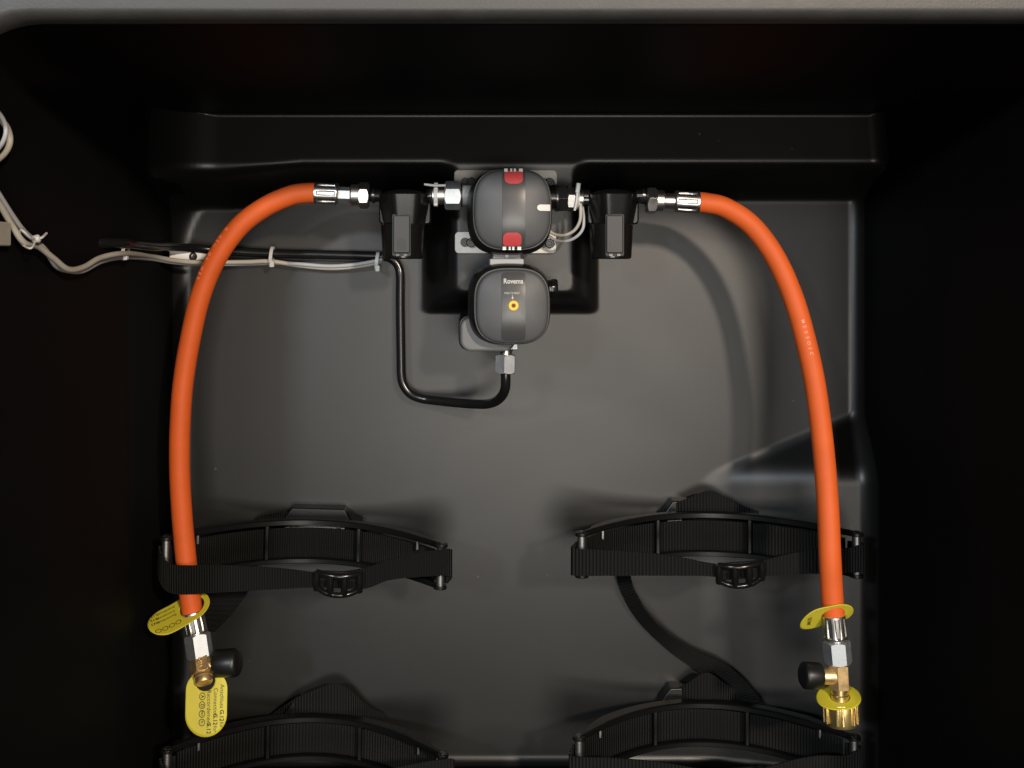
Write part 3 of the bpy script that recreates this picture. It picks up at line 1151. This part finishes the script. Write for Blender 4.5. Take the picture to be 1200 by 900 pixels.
def oval(fn, u, v, ru, rv, w, parent, nrm):
    V, F = [], []
    n = 24
    for k in range(n):
        g = 2 * PI * k / n
        for q in (1.0, 1.0 - w):
            V.append(fn(u + ru * q * math.cos(g), v + rv * q * math.sin(g)) + nrm * 0.00055)
    for k in range(n):
        F.append((2 * k, 2 * k + 1, 2 * ((k + 1) % n) + 1, 2 * ((k + 1) % n)))
    obj('oval_mark', (V, F), 'tag_print', parent, smooth=180)


# hanging tag on the left valve: u runs down, v runs to the left (its lines read downwards)
hT = 0.1000
sT = S(hT)
o = P(240.5, 797.5, hT)


def fl(u, v):
    curl = 0.0012 * math.sin(u * 70) + 0.9 * max(0, u - 0.028) ** 2 * 20
    return o + Vector((-v + 0.02 * u, -(0.16 * u + curl + 0.06 * v), -u * 0.985))


def out_l(g):
    f1 = stadium(-10.5 * sT, 62.5 * sT, 24 * sT, 19 * sT)
    r = f1(g)
    return r


def fl2(u, v):
    # the hole sits a little off the middle line of the tag
    return fl(u, v)


def out_lo(g):
    """tag outline: square shoulders, oblique round lower end, hole off centre by 2 px"""
    c, s_ = math.cos(g), math.sin(g)
    lo_, hi_ = 0.0, 0.1
    for _ in range(40):
        m = (lo_ + hi_) / 2
        x, y = m * c / sT, m * s_ / sT              # pixels
        y -= -2.0
        # rounded box -10..62 x -24..24, lower right corner cut rounder
        rc = 20 if x < 26 else (24 if y > 0 else 30)
        rc = min(rc, 23.9) if y > 0 else rc
        x0_, x1_ = -10.0, 62.0
        hw = 24.0
        qx = abs(x - (x0_ + x1_) / 2) - ((x1_ - x0_) / 2 - rc)
        qy = abs(y) - (hw - min(rc, hw))
        rr = min(rc, 24)
        qx = abs(x - (x0_ + x1_) / 2) - ((x1_ - x0_) / 2 - rr)
        d = math.hypot(max(qx, 0), max(qy, 0)) + min(max(qx, qy), 0) - rr
        if y < 0 and x > 26:
            d = max(d, ((x - 26) * 0.62 + (-y) * 0.78) - 34.5)
        if d < 0:
            lo_ = m
        else:
            hi_ = m
    return lo_


yt = obj('valve_tag', tag_mesh(fl, 11.6 * sT, out_lo, 12, 96), 'yellow_tag', smooth=60, solid=0.0006)
tag(yt, 'yellow printed tag hanging flat from the brass valve with three text lines', 'tag', 'yellow tags')
nl = Vector((0, -1, 0))
TS = 7.4 * sT
tag_text(fl, [('Anschluss', TS * .9, 4 * sT, -20.0 * sT, 0, False, 'lettering'), ('G.12', TS * .9, 32 * sT, -20.0 * sT, 0, True, 'lettering'), ('für', TS * .8, 45.5 * sT, -20.0 * sT, 0, False, 'lettering'),
              ('Connection', TS * .9, 8 * sT, -12.6 * sT, 0, False, 'lettering'), ('G.12', TS * .9, 36 * sT, -12.6 * sT, 0, True, 'lettering'), ('for', TS * .8, 50 * sT, -12.6 * sT, 0, False, 'lettering'),
              ('Raccordement', TS * .9, 10 * sT, -5.2 * sT, 0, False, 'lettering'), ('G.12', TS * .9, 45.6 * sT, -5.2 * sT, 0, True, 'lettering')], yt, nl, -1)
for k, ch in enumerate(('A', 'D', 'FIN', 'PL')):
    u = (17 + 9.6 * k) * sT
    ru = 4.2 * sT
    oval(fl, u, 2.6 * sT, ru, 3.6 * sT, 0.2, yt, nl)
    sz = (5.2 if len(ch) == 1 else 3.4) * sT
    tag_text(fl, [(ch, sz, u - len(ch) * sz * 0.30, 2.6 * sT, 0, True, 'lettering')], yt, nl, -1)

# tag round the left hose, sweeping down to the left
o2 = P(225.0, 711.0, 0.090)
uv_ = Vector((-0.84, -0.26, -0.46)).normalized()
nv_ = Vector((-0.10, -0.48, 0.88))
nv_ = (nv_ - uv_ * nv_.dot(uv_)).normalized()
vv_ = nv_.cross(uv_)


def fu(u, v):
    bend = 9.0 * max(0, u - 0.010) ** 2 - 5.0 * max(0, 0.0 - u) ** 2
    return o2 + uv_ * u + vv_ * v + nv_ * (bend)


yt2 = obj('hose_tag', tag_mesh(fu, HR * 1.22, stadium(-0.0125, 0.0310, 0.0128, 0.0126), 12, 96), 'yellow_tag', smooth=60, solid=0.0006)
tag(yt2, 'yellow printed tag curling off the orange hose behind the strap', 'tag', 'yellow tags')
TS2 = 0.0029
ls = [('Anschluss', TS2, 0.0100, -0.0088, 0, False, 'lettering'), ('G.12', TS2, 0.0215, -0.0088, 0, True, 'lettering'),
      ('Connection', TS2, 0.0112, -0.0050, 0, False, 'lettering'), ('G.12', TS2, 0.0225, -0.0050, 0, True, 'lettering'),
      ('Raccordement', TS2 * .9, 0.0112, -0.0012, 0, False, 'lettering'), ('G.12', TS2, 0.0230, -0.0012, 0, True, 'lettering')]
FS = 1 if vv_.x > 0 else -1
ls = [(b_, z_, u_, v_ * -FS * -1, r_, q_, n_) for b_, z_, u_, v_, r_, q_, n_ in ls]
tag_text(fu, ls, yt2, nv_, 1)
for k in range(4):
    oval(fu, 0.0120 + 0.0046 * k, 0.0068, 0.0020, 0.0019, 0.22, yt2, nv_)

# tag round the right hose, seen from below: front edge high, back and left end hanging
o3 = P(976.0, 720.5, 0.126)
u3 = Vector((-0.93, 0.05, -0.20)).normalized()
n3 = Vector((0.05, -0.70, -0.70))
n3 = (n3 - u3 * n3.dot(u3)).normalized()
v3 = n3.cross(u3)


def fr(u, v):
    bend = 6.0 * max(0, u - 0.006) ** 2
    return o3 + u3 * u + v3 * v + Vector((0, 0.2, -1)) * bend * 2.2


yt3 = obj('hose_tag', tag_mesh(fr, HR * 1.08, stadium(-0.0135, 0.0215, 0.0125, 0.0120), 12, 96), 'yellow_tag', smooth=60, solid=0.0006)
tag(yt3, 'yellow printed tag standing out sideways round the orange hose above the winged nut', 'tag', 'yellow tags')
sg = 1 if v3.z < 0 else -1
tag_text(fr, [('10 bar', 0.0040, 0.0155, -0.006, PI / 2, True, 'lettering')], yt3, n3)

# ring tag lying on the winged nut
o4 = along(40.5)
u4 = Vector((-0.86, 0.10, -0.10)).normalized()
n4 = Vector((0.02, -0.30, 0.93))
n4 = (n4 - u4 * n4.dot(u4)).normalized()
v4 = n4.cross(u4)


def fw4(u, v):
    bend = 16 * max(0, u - 0.006) ** 2 + 8 * max(0, -u - 0.009) ** 2
    return o4 + u4 * u + v4 * v - n4 * bend


yt4 = obj('valve_tag', tag_mesh(fw4, 11.2 * sB, stadium(-0.0130, 0.0150, 0.0125, 0.0120), 10, 96), 'yellow_tag', smooth=60, solid=0.0006)
tag(yt4, 'plain yellow ring tag lying on top of the winged brass nut', 'tag', 'yellow tags')

# ------------------------------------------------------------------ black steel gas pipe
HPp = 0.0085
pr = 5.4 * S(0.02)
pp = [P(592.3, 432, 0.076), P(592.6, 446, 0.0755), P(592, 455, 0.073), P(588.5, 463.5, 0.066), P(580.5, 470.5, 0.055), P(569, 473.6, 0.044), P(550, 473.2, 0.032), P(528, 471.3, 0.022), P(505, 468.8, 0.0145), P(493, 466.8, 0.0125),
      P(481.5, 462, 0.0115), P(473.6, 452.5, 0.011), P(470.6, 441, 0.0105), P(470, 420, 0.010), P(469.2, 360, 0.009), P(469.2, 325, 0.009), P(467, 312.5, HPp), P(460.5, 304.5, HPp), P(450, 300.6, HPp),
      P(430, 299.6, HPp), P(380, 298.4, HPp), P(320, 297.0, HPp), P(262, 293.8, HPp + .002), P(232, 291.2, 0.016), P(214, 290.0, 0.028), P(197, 288.8, 0.048)]
for hh in (0.075, 0.11, 0.14):
    xw = XL + 0.0075 - 0.002 - hh * DRAFT + 0.0030
    pp.append(Vector((xw, -hh, (PY0 - 290) * S(0.03) + (hh - 0.046) * 0.02)))
zz_ = pp[-1].z
pp += [Vector((XL - 0.004, -0.158, zz_)), Vector((XL - 0.014, -0.165, zz_))]
gp = tag(obj('gas_pipe', tube(pp, pr, 20, 8), 'pipe_black', smooth=60), 'glossy black bent gas pipe running from the nut up and along the wall', 'pipe')

# ------------------------------------------------------------------ label plate clipped by the pipe
lp = thing('wall_plate', 'white metal plate with a screw behind the cables', 'plate', P(222, 300, 0.02))
V, F = prism(prect(199, 292.6, 262, 306, 3, 0.012), 0.0, 0.0)
# the plate leans on the rounded corner of the wall
q = [P(198.5, 285.4, 0.0295), P(256, 288.0, 0.0065), P(256, 305, 0.0065), P(198.5, 304.0, 0.0295)]
dpt = Vector((0.3, 1, 0)) * 0.0012
plv = obj('plate', (q + [x + dpt for x in q], [(0, 1, 2, 3), (4, 5, 6, 7), (0, 1, 5, 4), (1, 2, 6, 5), (2, 3, 7, 6), (3, 0, 4, 7)]), 'label_white', lp, bevel=0.0006)
c = P(226.0, 300.6, 0.0195)
dirp = Vector((0.45, -0.9, 0)).normalized()
obj('screw', lathe(c, c + dirp, [(0, 0.0030), (0.0010, 0.0030), (0.0022, 0.0020), (0.0023, 0.0009), (0.0012, 0.0007)], 20), 'dark_steel', plv)

# ------------------------------------------------------------------ cables along the wall
cz = 2.2


def wallx(h):
    return XL - max(0, h - 0.10) * DRAFT - LEAN * max(0, h - H0) / (HF - H0)


def side(px, py, gap=0.006):
    """point on the left side wall seen at pixel px, standing gap off it"""
    h = 0.15
    for _ in range(12):
        h = D0 - (wallx(h) + gap) * FPX / (px - PX0)
    return P(px, py, h)


A = [side(-14, 222), side(0, 240), side(14, 264), side(28, 284, .008), side(45, 289, .008), side(62, 302, .009), side(80, 315.5, .010), side(98, 313, .010), side(118, 302, .010), side(146, 297, .011), P(178, 300.6, 0.070), P(205, 305.2, 0.040), P(232, 307.4, 0.026), P(262, 307.4, 0.014), P(290, 307.0, 0.012), P(318, 306.4, 0.012), P(350, 311, 0.010), P(385, 314.2, 0.010), P(415, 312.5, 0.010), P(442, 307.5, 0.012), P(449, 302, 0.008)]
tag(obj('cable', tube(A, 2.75 * S(.05), 12, 8), 'cable_beige', smooth=60), 'beige cable sagging along the wall under the black pipe', 'cable', 'cables along the wall')
B = [side(-14, 208), side(0, 230), side(14, 252), side(28, 271, .006), side(42, 283, .006), side(54, 294, .008), side(66, 312, .006), side(82, 317.5, .006), side(98, 317, .007), side(120, 306, .006), side(146, 301.5, .006), P(178, 303.6, 0.066), P(205, 307.6, 0.036), P(232, 309.4, 0.022), P(262, 309.6, 0.012), P(290, 309.2, 0.008), P(318, 308.4, 0.009), P(350, 309.5, 0.012), P(385, 312.0, 0.012), P(415, 310.2, 0.012), P(442, 305.5, 0.014), P(447, 303.5, 0.013)]
tag(obj('cable', tube(B, 2.45 * S(.05), 12, 8), 'cable_grey', smooth=60), 'grey cable running along the wall beside the beige one to the pipe bend', 'cable', 'cables along the wall')
# coil at the left edge
coil = [side(-30, 120, .012), side(-14, 124, .012), side(-2, 132, .012), side(6, 146, .012), side(6, 160, .012), side(-2, 174, .012), side(-20, 186, .012)]
tag(obj('cable', tube(coil, 2.6 * S(.25), 12, 8), 'cable_grey', smooth=60), 'grey cable of the loop hanging on the side wall', 'cable', 'cables along the wall')
coil = [side(-30, 128, .008), side(-8, 134, .007), side(6, 146, .007), side(11.5, 160, .007), side(10, 172, .007), side(2, 183, .007), side(-14, 194, .007), side(-30, 202, .007)]
tag(obj('cable', tube(coil, 3.6 * S(.25), 12, 8), 'cable_beige', smooth=60), 'thick beige cable of the loop hanging on the side wall', 'cable', 'cables along the wall')
# white connector box at the edge of the side wall
cb_ = side(-6.5, 274, .004)
w = 0.0045; hh_ = 0.0062; dd_ = 0.011
bx_ = thing('connector_box', 'white and grey connector box on the side wall below the cables', 'connector', cb_)
V = [cb_ + Vector((sx * w, sy * dd_, sz * hh_)) for sy in (-1, 1) for sx, sz in ((-1, -1), (1, -1), (1, 1), (-1, 1))]
F = [(0, 1, 2, 3), (4, 5, 6, 7), (0, 1, 5, 4), (1, 2, 6, 5), (2, 3, 7, 6), (3, 0, 4, 7)]
obj('housing', (V, F), 'cable_beige', bx_, bevel=0.0010)
V2 = [cb_ + Vector((sx * w * .9 + 0.0006, -dd_ - 0.0005 + sy * 0.001, sz * hh_ * .9)) for sy in (-1, 1) for sx, sz in ((-1, -1), (1, -1), (1, 1), (-1, 1))]
obj('cover', (V2, F), 'clear_white', bx_, bevel=0.0005)


def wire_tie(label, px, y0, y1, h, headpos, tail=None):
    t = thing('cable_tie', label, 'cable tie', P(px, y1, h), 'cable ties')
    s_ = S(h)
    zc = (P(px, y0, h) + P(px, y1, h)) / 2
    b_ = (y1 - y0) / 2 * s_
    V, F = [], []
    n = 32
    loop = []
    for k in range(n):
        g = 2 * PI * k / n
        loop.append(zc + Vector((0.0007 * math.sin(g), -0.0055 * math.cos(g), b_ * math.sin(g))))
    for k in range(n):
        d = (loop[k] - zc)
        for wq in (-1, 1):
            for rr in (0.0, 0.0008):
                V.append(loop[k] + Vector((wq * 1.9 * s_, 0, 0)) + d.normalized() * rr)
    for k in range(n):
        a_, c_ = 4 * k, 4 * ((k + 1) % n)
        F += [(a_, a_ + 2, c_ + 2, c_), (a_ + 1, c_ + 1, c_ + 3, a_ + 3), (a_, c_, c_ + 1, a_ + 1), (a_ + 2, a_ + 3, c_ + 3, c_ + 2)]
    obj('band', (V, F), 'tie_white', t, smooth=40)
    hp_ = P(headpos[0], headpos[1], h + 0.006)
    hd = rrect(-2.6 * s_, -3.6 * s_, 2.6 * s_, 3.6 * s_, 1.4 * s_)
    n_ = len(hd)
    VV = [hp_ + Vector((x, yy, z)) for yy in (0.002, -0.002) for x, z in hd]
    FF = [tuple(range(n_)), tuple(range(n_, 2 * n_))] + [(k, (k + 1) % n_, n_ + (k + 1) % n_, n_ + k) for k in range(n_)]
    obj('head', (VV, FF), 'tie_white', t, smooth=40, bevel=0.0004)
    if tail:
        obj('tail', tube(tail, 0.0007, 8, 6), 'tie_white', t, smooth=60)
    return t


wire_tie('white cable tie round cables and pipe below the gas filter', 442, 296.5, 315, 0.012, (442.5, 314.5))
wire_tie('white cable tie round cables and pipe beside the orange hose', 318.5, 290, 312, 0.011, (318.8, 309.5))
h146 = D0 - (wallx(.15) + .008) * FPX / (147 - PX0)
wire_tie('white cable tie round the cables where they leave the side wall', 147, 286, 304, h146, (147.5, 301))
kt = thing('cable_tie', 'white knotted cable tie with a cut tail on the sagging cables', 'cable tie', side(42, 284, .010), 'cable ties')
kc = side(42.5, 280, .012)
sK = 0.0004
ex = Vector((0.9, 0.2, 0.25)).normalized()
obj('head', lathe(kc - ex * 0.0022, kc + ex * 0.0022, [(0, 0.0014), (0.0008, 0.0022), (0.0036, 0.0022), (0.0044, 0.0014)], 16), 'tie_white', kt, smooth=50)
obj('tail', tube([kc, kc + ex * 0.003, side(54.5, 273.4, .014)], 0.0007, 8, 4), 'tie_white', kt, smooth=60)
obj('band', tube([kc, side(36, 279, .013), side(29, 272.5, .012), side(24, 270, .009), side(24, 284, .005), side(36, 291, .014), kc], 0.0006, 8, 6), 'tie_white', kt, smooth=60)


# ------------------------------------------------------------------ bottle brackets and straps
BW = 0.0940


def arc(x):
    return 0.030 + 0.060 * (x / BW) ** 2


BZ = 0.031


def flange(z0, z1, lip):
    """curved strip with a raised front lip, between z0 and z1"""
    V, F = [], []
    n = 40
    sec = [(-0.0115, z0), (-0.0115, z1), (-0.003, z1), (-0.002, z1 + lip), (0.0, z1 + lip), (0.0008, z1 + lip * .5), (0.0008, z0 + 0.0006), (0.0, z0)]
    for i in range(n + 1):
        x = -BW + 2 * BW * i / n
        sl = 2 * 0.060 * x / (BW * BW)
        nrm = Vector((-sl, 1)).normalized()             # (x, h) normal of the arc
        tp = 1.0 if abs(x) < 0.7 * BW else 1.0 - 0.62 * (abs(x) / BW - 0.7) / 0.3
        for d, z in sec:
            d *= tp
            V.append((x + nrm.x * d * (0.55 if abs(x) > 0.85 * BW else 1.0), -(arc(x) + nrm.y * d), z))
    m = len(sec)
    for i in range(n):
        for k in range(m):
            F.append((i * m + k, i * m + (k + 1) % m, (i + 1) * m + (k + 1) % m, (i + 1) * m + k))
    F.append(tuple(range(m))); F.append(tuple(n * m + k for k in range(m)))
    return V, F


def make_bracket():
    t = thing('bottle_bracket', '', 'bracket')
    obj('top_flange', flange(-0.0030, 0.0, 0.0012), 'bracket_black', t, smooth=40, local=True)
    obj('bottom_flange', flange(-BZ, -BZ + 0.0028, 0.0010), 'bracket_black', t, smooth=40, local=True)
    for x in (-0.0335, 0.0335):
        hh = arc(x) - 0.0035
        V = [(x + sx * 0.0013, -(hh + sy * 0.0025), z) for z in (-BZ + 0.001, -0.001) for sx, sy in ((-1, -1), (1, -1), (1, 1), (-1, 1))]
        obj('rib', (V, F6), 'bracket_black', t, bevel=0.0006, local=True)
    for sx in (-1, 1):
        x = sx * (BW + 0.0005)
        a = Vector((x, -(arc(BW) - 0.003), -BZ - 0.0006)); b = Vector((x, -(arc(BW) - 0.003), 0.0008))
        L = (b - a).length
        obj('pin', lathe(a, b, [(0, 0.0022), (0.0008, 0.0030), (L - 0.0008, 0.0030), (L, 0.0022)], 20), 'pin_steel', t, local=True)
        # clevis ears that hold the pin
        for z in (-0.0012, -BZ + 0.0012):
            e = rrect(-0.0046, -0.0052, 0.0046, 0.0046, 0.0042, 5)
            n = len(e)
            V = [(x + ex_, -(arc(BW) - 0.003 + ey_), z + dz) for dz in (-0.0012, 0.0012) for ex_, ey_ in e]
            V = [(v[0], v[1], v[2]) for v in V]
            Fe = [tuple(range(n)), tuple(range(n, 2 * n))] + [(k, (k + 1) % n, n + (k + 1) % n, n + k) for k in range(n)]
            obj('pin_ear', (V, Fe), 'bracket_black', t, bevel=0.0004, local=True)
        # short stub rib near the end
        xr = sx * (BW - 0.0165)
        hh = arc(xr) - 0.006
        V = [(xr + qx * 0.0009, -(hh + qy * 0.002), z) for z in (-0.0100, -0.0025) for qx, qy in ((-1, -1), (1, -1), (1, 1), (-1, 1))]
        obj('stub_rib', (V, F6), 'pin_steel', t, bevel=0.0004, local=True)
    # mount on the wall, with a steel strip and a screw
    out = [(-0.026, -BZ - 0.004), (0.026, -BZ - 0.004), (0.026, -0.004), (0.021, 0.0062), (-0.019, 0.0062), (-0.026, -0.004)]
    obj('mount', prism(out, -0.001, 0.0145), 'bracket_black', t, bevel=0.0012, local=True)
    st = obj('mount_strip', prism(rrect(-0.0235, -0.0088, 0.0215, -0.0045, 0.001), 0.0145, 0.0165), 'plate_steel', t, bevel=0.0004, local=True)
    c = Vector((0.0165, -0.0165, -0.0066))
    obj('screw', lathe(c, c + fw, [(0, 0.0019), (0.001, 0.0018), (0.0015, 0.0010)], 14), 'brass', st, local=True)
    return t


F6 = [(0, 1, 2, 3), (4, 5, 6, 7), (0, 1, 5, 4), (1, 2, 6, 5), (2, 3, 7, 6), (3, 0, 4, 7)]


def copy_tree(o, parent=None):
    c = o.copy()
    C.objects.link(c)
    c.parent = parent
    for ch in list(o.children):
        copy_tree(ch, c)
    return c


proto = make_bracket()
spots = [  # centre pixel of the top flange's front edge, label
    (362, 611.0, 'black curved bottle bracket behind the orange hose, upper of its pair', -1.5),
    (833, 602.5, 'black curved bottle bracket crossed by the orange hose, upper of its pair', 0.0),
    (363, 842.0, 'black curved bottle bracket under the hanging yellow tag', -1.0),
    (830, 825.5, 'black curved bottle bracket beside the winged brass nut, lower of its pair', 0.0)]
locs = []
kids = None
for i, (px, py, lab, rot) in enumerate(spots):
    b = proto if i == 0 else copy_tree(proto)
    b.location = Vector((P(px, py, 0.060).x, 0, P(px, py, 0.030).z))
    b.rotation_euler = (0, math.radians(rot * -1), 0)
    b['label'] = lab
    b['group'] = 'bottle brackets'
    locs.append(b.location.copy())


def strap(label, loc, front, hump, rows_back=None, rot=0.0, fine=False):
    """webbing round both pins: inner run along the arc, front run with a ladder buckle"""
    t = thing('webbing_strap', label, 'strap', loc, 'bottle straps')
    z0, z1 = -0.0285, -0.0075
    sw = 0.0195
    R = Matrix.Rotation(math.radians(-rot), 3, 'Y')

    def W(x, h, z):
        return loc + R @ Vector((x, -h, z))
    m = 'webbing_fine' if fine else 'webbing'
    rows = []
    for i in range(25):
        u = -1 + 2 * i / 24
        x = u * (BW - 0.004)
        h = arc(x) - 0.0085
        rows.append((W(x, h, z0 - 0.001), W(x, h, z1 + 0.001)))
    v, f, uv = ribbon(rows, 0.0012, 3)
    obj('inner_run', (v, f), m, t, smooth=60, uvs=uv)
    # front run given in pixels: (x, top y, bottom y, height)
    rows = []
    xs_ = front[0][0], front[-1][0]
    e = BW + 0.0042
    hp_ = arc(BW) - 0.003
    a0 = P(front[0][0], front[0][1], front[0][3]); a1 = P(front[0][0], front[0][2], front[0][3])
    rows.append((W(-e + 0.008, hp_ - 0.0065, z1), W(-e + 0.008, hp_ - 0.0065, z1 - sw)))
    rows.append((W(-e + 0.001, hp_ - 0.004, z1), W(-e + 0.001, hp_ - 0.004, z1 - sw)))
    rows.append((W(-e - 0.0008, hp_ + 0.001, z1), W(-e - 0.0008, hp_ + 0.001, z1 - sw)))
    for (x, ya, yb, h) in front:
        rows.append((P(x, ya, h), P(x, yb, h + 0.0005)))
    rows.append((W(e + 0.0008, hp_ + 0.001, z1), W(e + 0.0008, hp_ + 0.001, z1 - sw)))
    rows.append((W(e - 0.001, hp_ - 0.004, z1), W(e - 0.001, hp_ - 0.004, z1 - sw)))
    rows.append((W(e - 0.008, hp_ - 0.0065, z1), W(e - 0.008, hp_ - 0.0065, z1 - sw)))
    v, f, uv = ribbon(rows, 0.0013, 8)
    obj('front_run', (v, f), m, t, smooth=60, uvs=uv)
    if hump:
        rows = [(P(x, ya, h), P(x, yb, h2)) for x, ya, yb, h, h2 in hump]
        v, f, uv = ribbon(rows, 0.0012, 8)
        obj('rear_loop', (v, f), m, t, smooth=60, uvs=uv)
    return t


def buckle(t, px, py, h, tilt, wpx=54, hpx=24):
    """ladder buckle: curved frame with three bars"""
    s_ = S(h)
    c = P(px, py, h)
    w_, d_ = wpx * s_ / 2, hpx * s_ / 2
    R = Matrix.Rotation(tilt, 3, 'Y') @ Matrix.Rotation(0.28, 3, 'X')

    def W(x, y, z):
        return c + R @ Vector((x, y, z))
    rt = obj('buckle', tube([W(-w_ * .93, 0.002, d_ * .9), W(-w_ * .5, -0.002, d_), W(0, -0.0035, d_), W(w_ * .5, -0.002, d_), W(w_ * .93, 0.002, d_ * .9)], 0.0021, 10, 6), 'gloss_black', t, smooth=60)
    obj('frame_bar', tube([W(-w_ * .93, 0.002, -d_ * .8), W(-w_ * .5, -0.002, -d_), W(0, -0.0035, -d_ * 1.06), W(w_ * .5, -0.002, -d_), W(w_ * .93, 0.002, -d_ * .8)], 0.0019, 10, 6), 'gloss_black', rt, smooth=60)
    for x in (-0.92, -0.3, 0.3, 0.92):
        y = -0.0028 if abs(x) < 0.5 else 0.0015
        obj('cross_bar', tube([W(w_ * x, y, d_ * .95), W(w_ * x * 1.02, y - 0.001, 0), W(w_ * x, y, -d_ * .95)], 0.0024, 10, 4), 'gloss_black', rt, smooth=60)
    # the strap's doubled layer under the bars
    V = [W(x * w_ * .9, 0.003 + y, z * d_ * .92) for y in (0, 0.002) for x, z in ((-1, -1), (1, -1), (1, 1), (-1, 1))]
    obj('strap_fold', (V, F6), 'webbing', rt, bevel=0.0006)


hF = 0.097
s1 = strap('black webbing strap with buckle round the bracket behind the orange hose', locs[0],
           [(201, 661, 695, .098), (260, 662, 694, .102), (330, 666, 690, .1035), (378, 671, 688, .104), (425, 666, 690, .104), (455, 656, 680, .102), (490, 648, 676, .099), (527, 643, 675, .094)],
           [(300, 606, 640, .006, .006), (335, 599, 640, .010, .008), (372, 598, 640, .010, .008), (405, 599, 640, .010, .008), (425, 606, 640, .006, .006)], rot=-1.5, fine=True)
buckle(s1, 396, 683, .108, 0.05)
v, f, uv = ribbon([(P(300, 676, .060), P(236, 676, .060)), (P(290, 694, .046), P(240, 694, .046)), (P(274, 716, .030), P(234, 716, .030)), (P(252, 740, .014), P(222, 742, .014))], 0.0012, 8)
obj('strap_tail', (v, f), 'webbing_fine', s1, smooth=60, uvs=uv)
s2_ = strap('black ribbed webbing strap with buckle round the bracket crossed by the orange hose', locs[1],
            [(673, 642.5, 674.5, .093), (720, 645, 674.5, .098), (780, 650, 674.5, .1015), (828, 659, 675, .1035), (868, 664, 678, .104), (900, 655, 675, .104), (940, 646, 672.5, .1025), (970, 642, 672, .099), (993, 642, 671, .094)],
            [(770, 601, 640, .004, .004), (786, 592, 640, .012, .010), (806, 584, 640, .017, .018), (832, 575, 640, .019, .020), (854, 585, 640, .017, .018), (874, 594, 640, .012, .010), (900, 602, 640, .004, .004)])
buckle(s2_, 868, 672, .108, -0.08)
s3 = strap('black webbing strap round the bracket under the hanging yellow tag', locs[2],
           [(203, 905, 937, .098), (280, 908, 938, .104), (380, 914, 936, .106), (440, 904, 930, .105), (490, 894, 926, .101), (530, 889, 923, .094)],
           [(316, 838, 870, .004, .004), (345, 819, 870, .014, .014), (372, 807, 870, .018, .018), (392, 801, 870, .019, .020), (408, 807, 870, .017, .018), (430, 826, 870, .008, .006), (450, 836, 870, .004, .004)], rot=-1.0)
buckle(s3, 396, 926, .110, 0.05)
s4 = strap('black ribbed webbing strap round the lower bracket beside the winged brass nut', locs[3],
           [(671, 886, 918, .094), (720, 888, 918, .099), (780, 894, 918, .104), (828, 902, 918, .106), (868, 906, 922, .106), (900, 898, 918, .105), (940, 888, 916, .102), (966, 885, 916, .098), (990, 885, 915, .094)],
           [(768, 824, 862, .004, .004), (788, 810, 862, .008, .006), (806, 800, 862, .017, .018), (828, 788, 862, .019, .020), (850, 801, 862, .017, .018), (868, 812, 862, .008, .006), (890, 824, 862, .004, .004)])
buckle(s4, 868, 914, .111, -0.08)
# loose tail hanging from the upper right strap to the lower bracket
v, f, uv = ribbon([(P(741, 655, .020), P(722, 655, .012)), (P(739, 678, .022), P(724, 680, .010)), (P(748, 700, .022), P(734, 706, .007)), (P(764, 724, .020), P(750, 730, .004)), (P(788, 746, .014), P(774, 754, .003)), (P(815, 762, .010), P(795, 771, .002)),
                   (P(846, 776, .012), P(822, 789, .003)), (P(872, 796, .016), P(846, 806, .006)), (P(892, 820, .018), P(868, 824, .010)), (P(902, 838, .018), P(880, 842, .012))], 0.0012, 10)
lt = tag(obj('webbing_tail', (v, f), 'webbing', smooth=60, uvs=uv), 'loose end of ribbed black webbing curving down the back wall', 'strap')
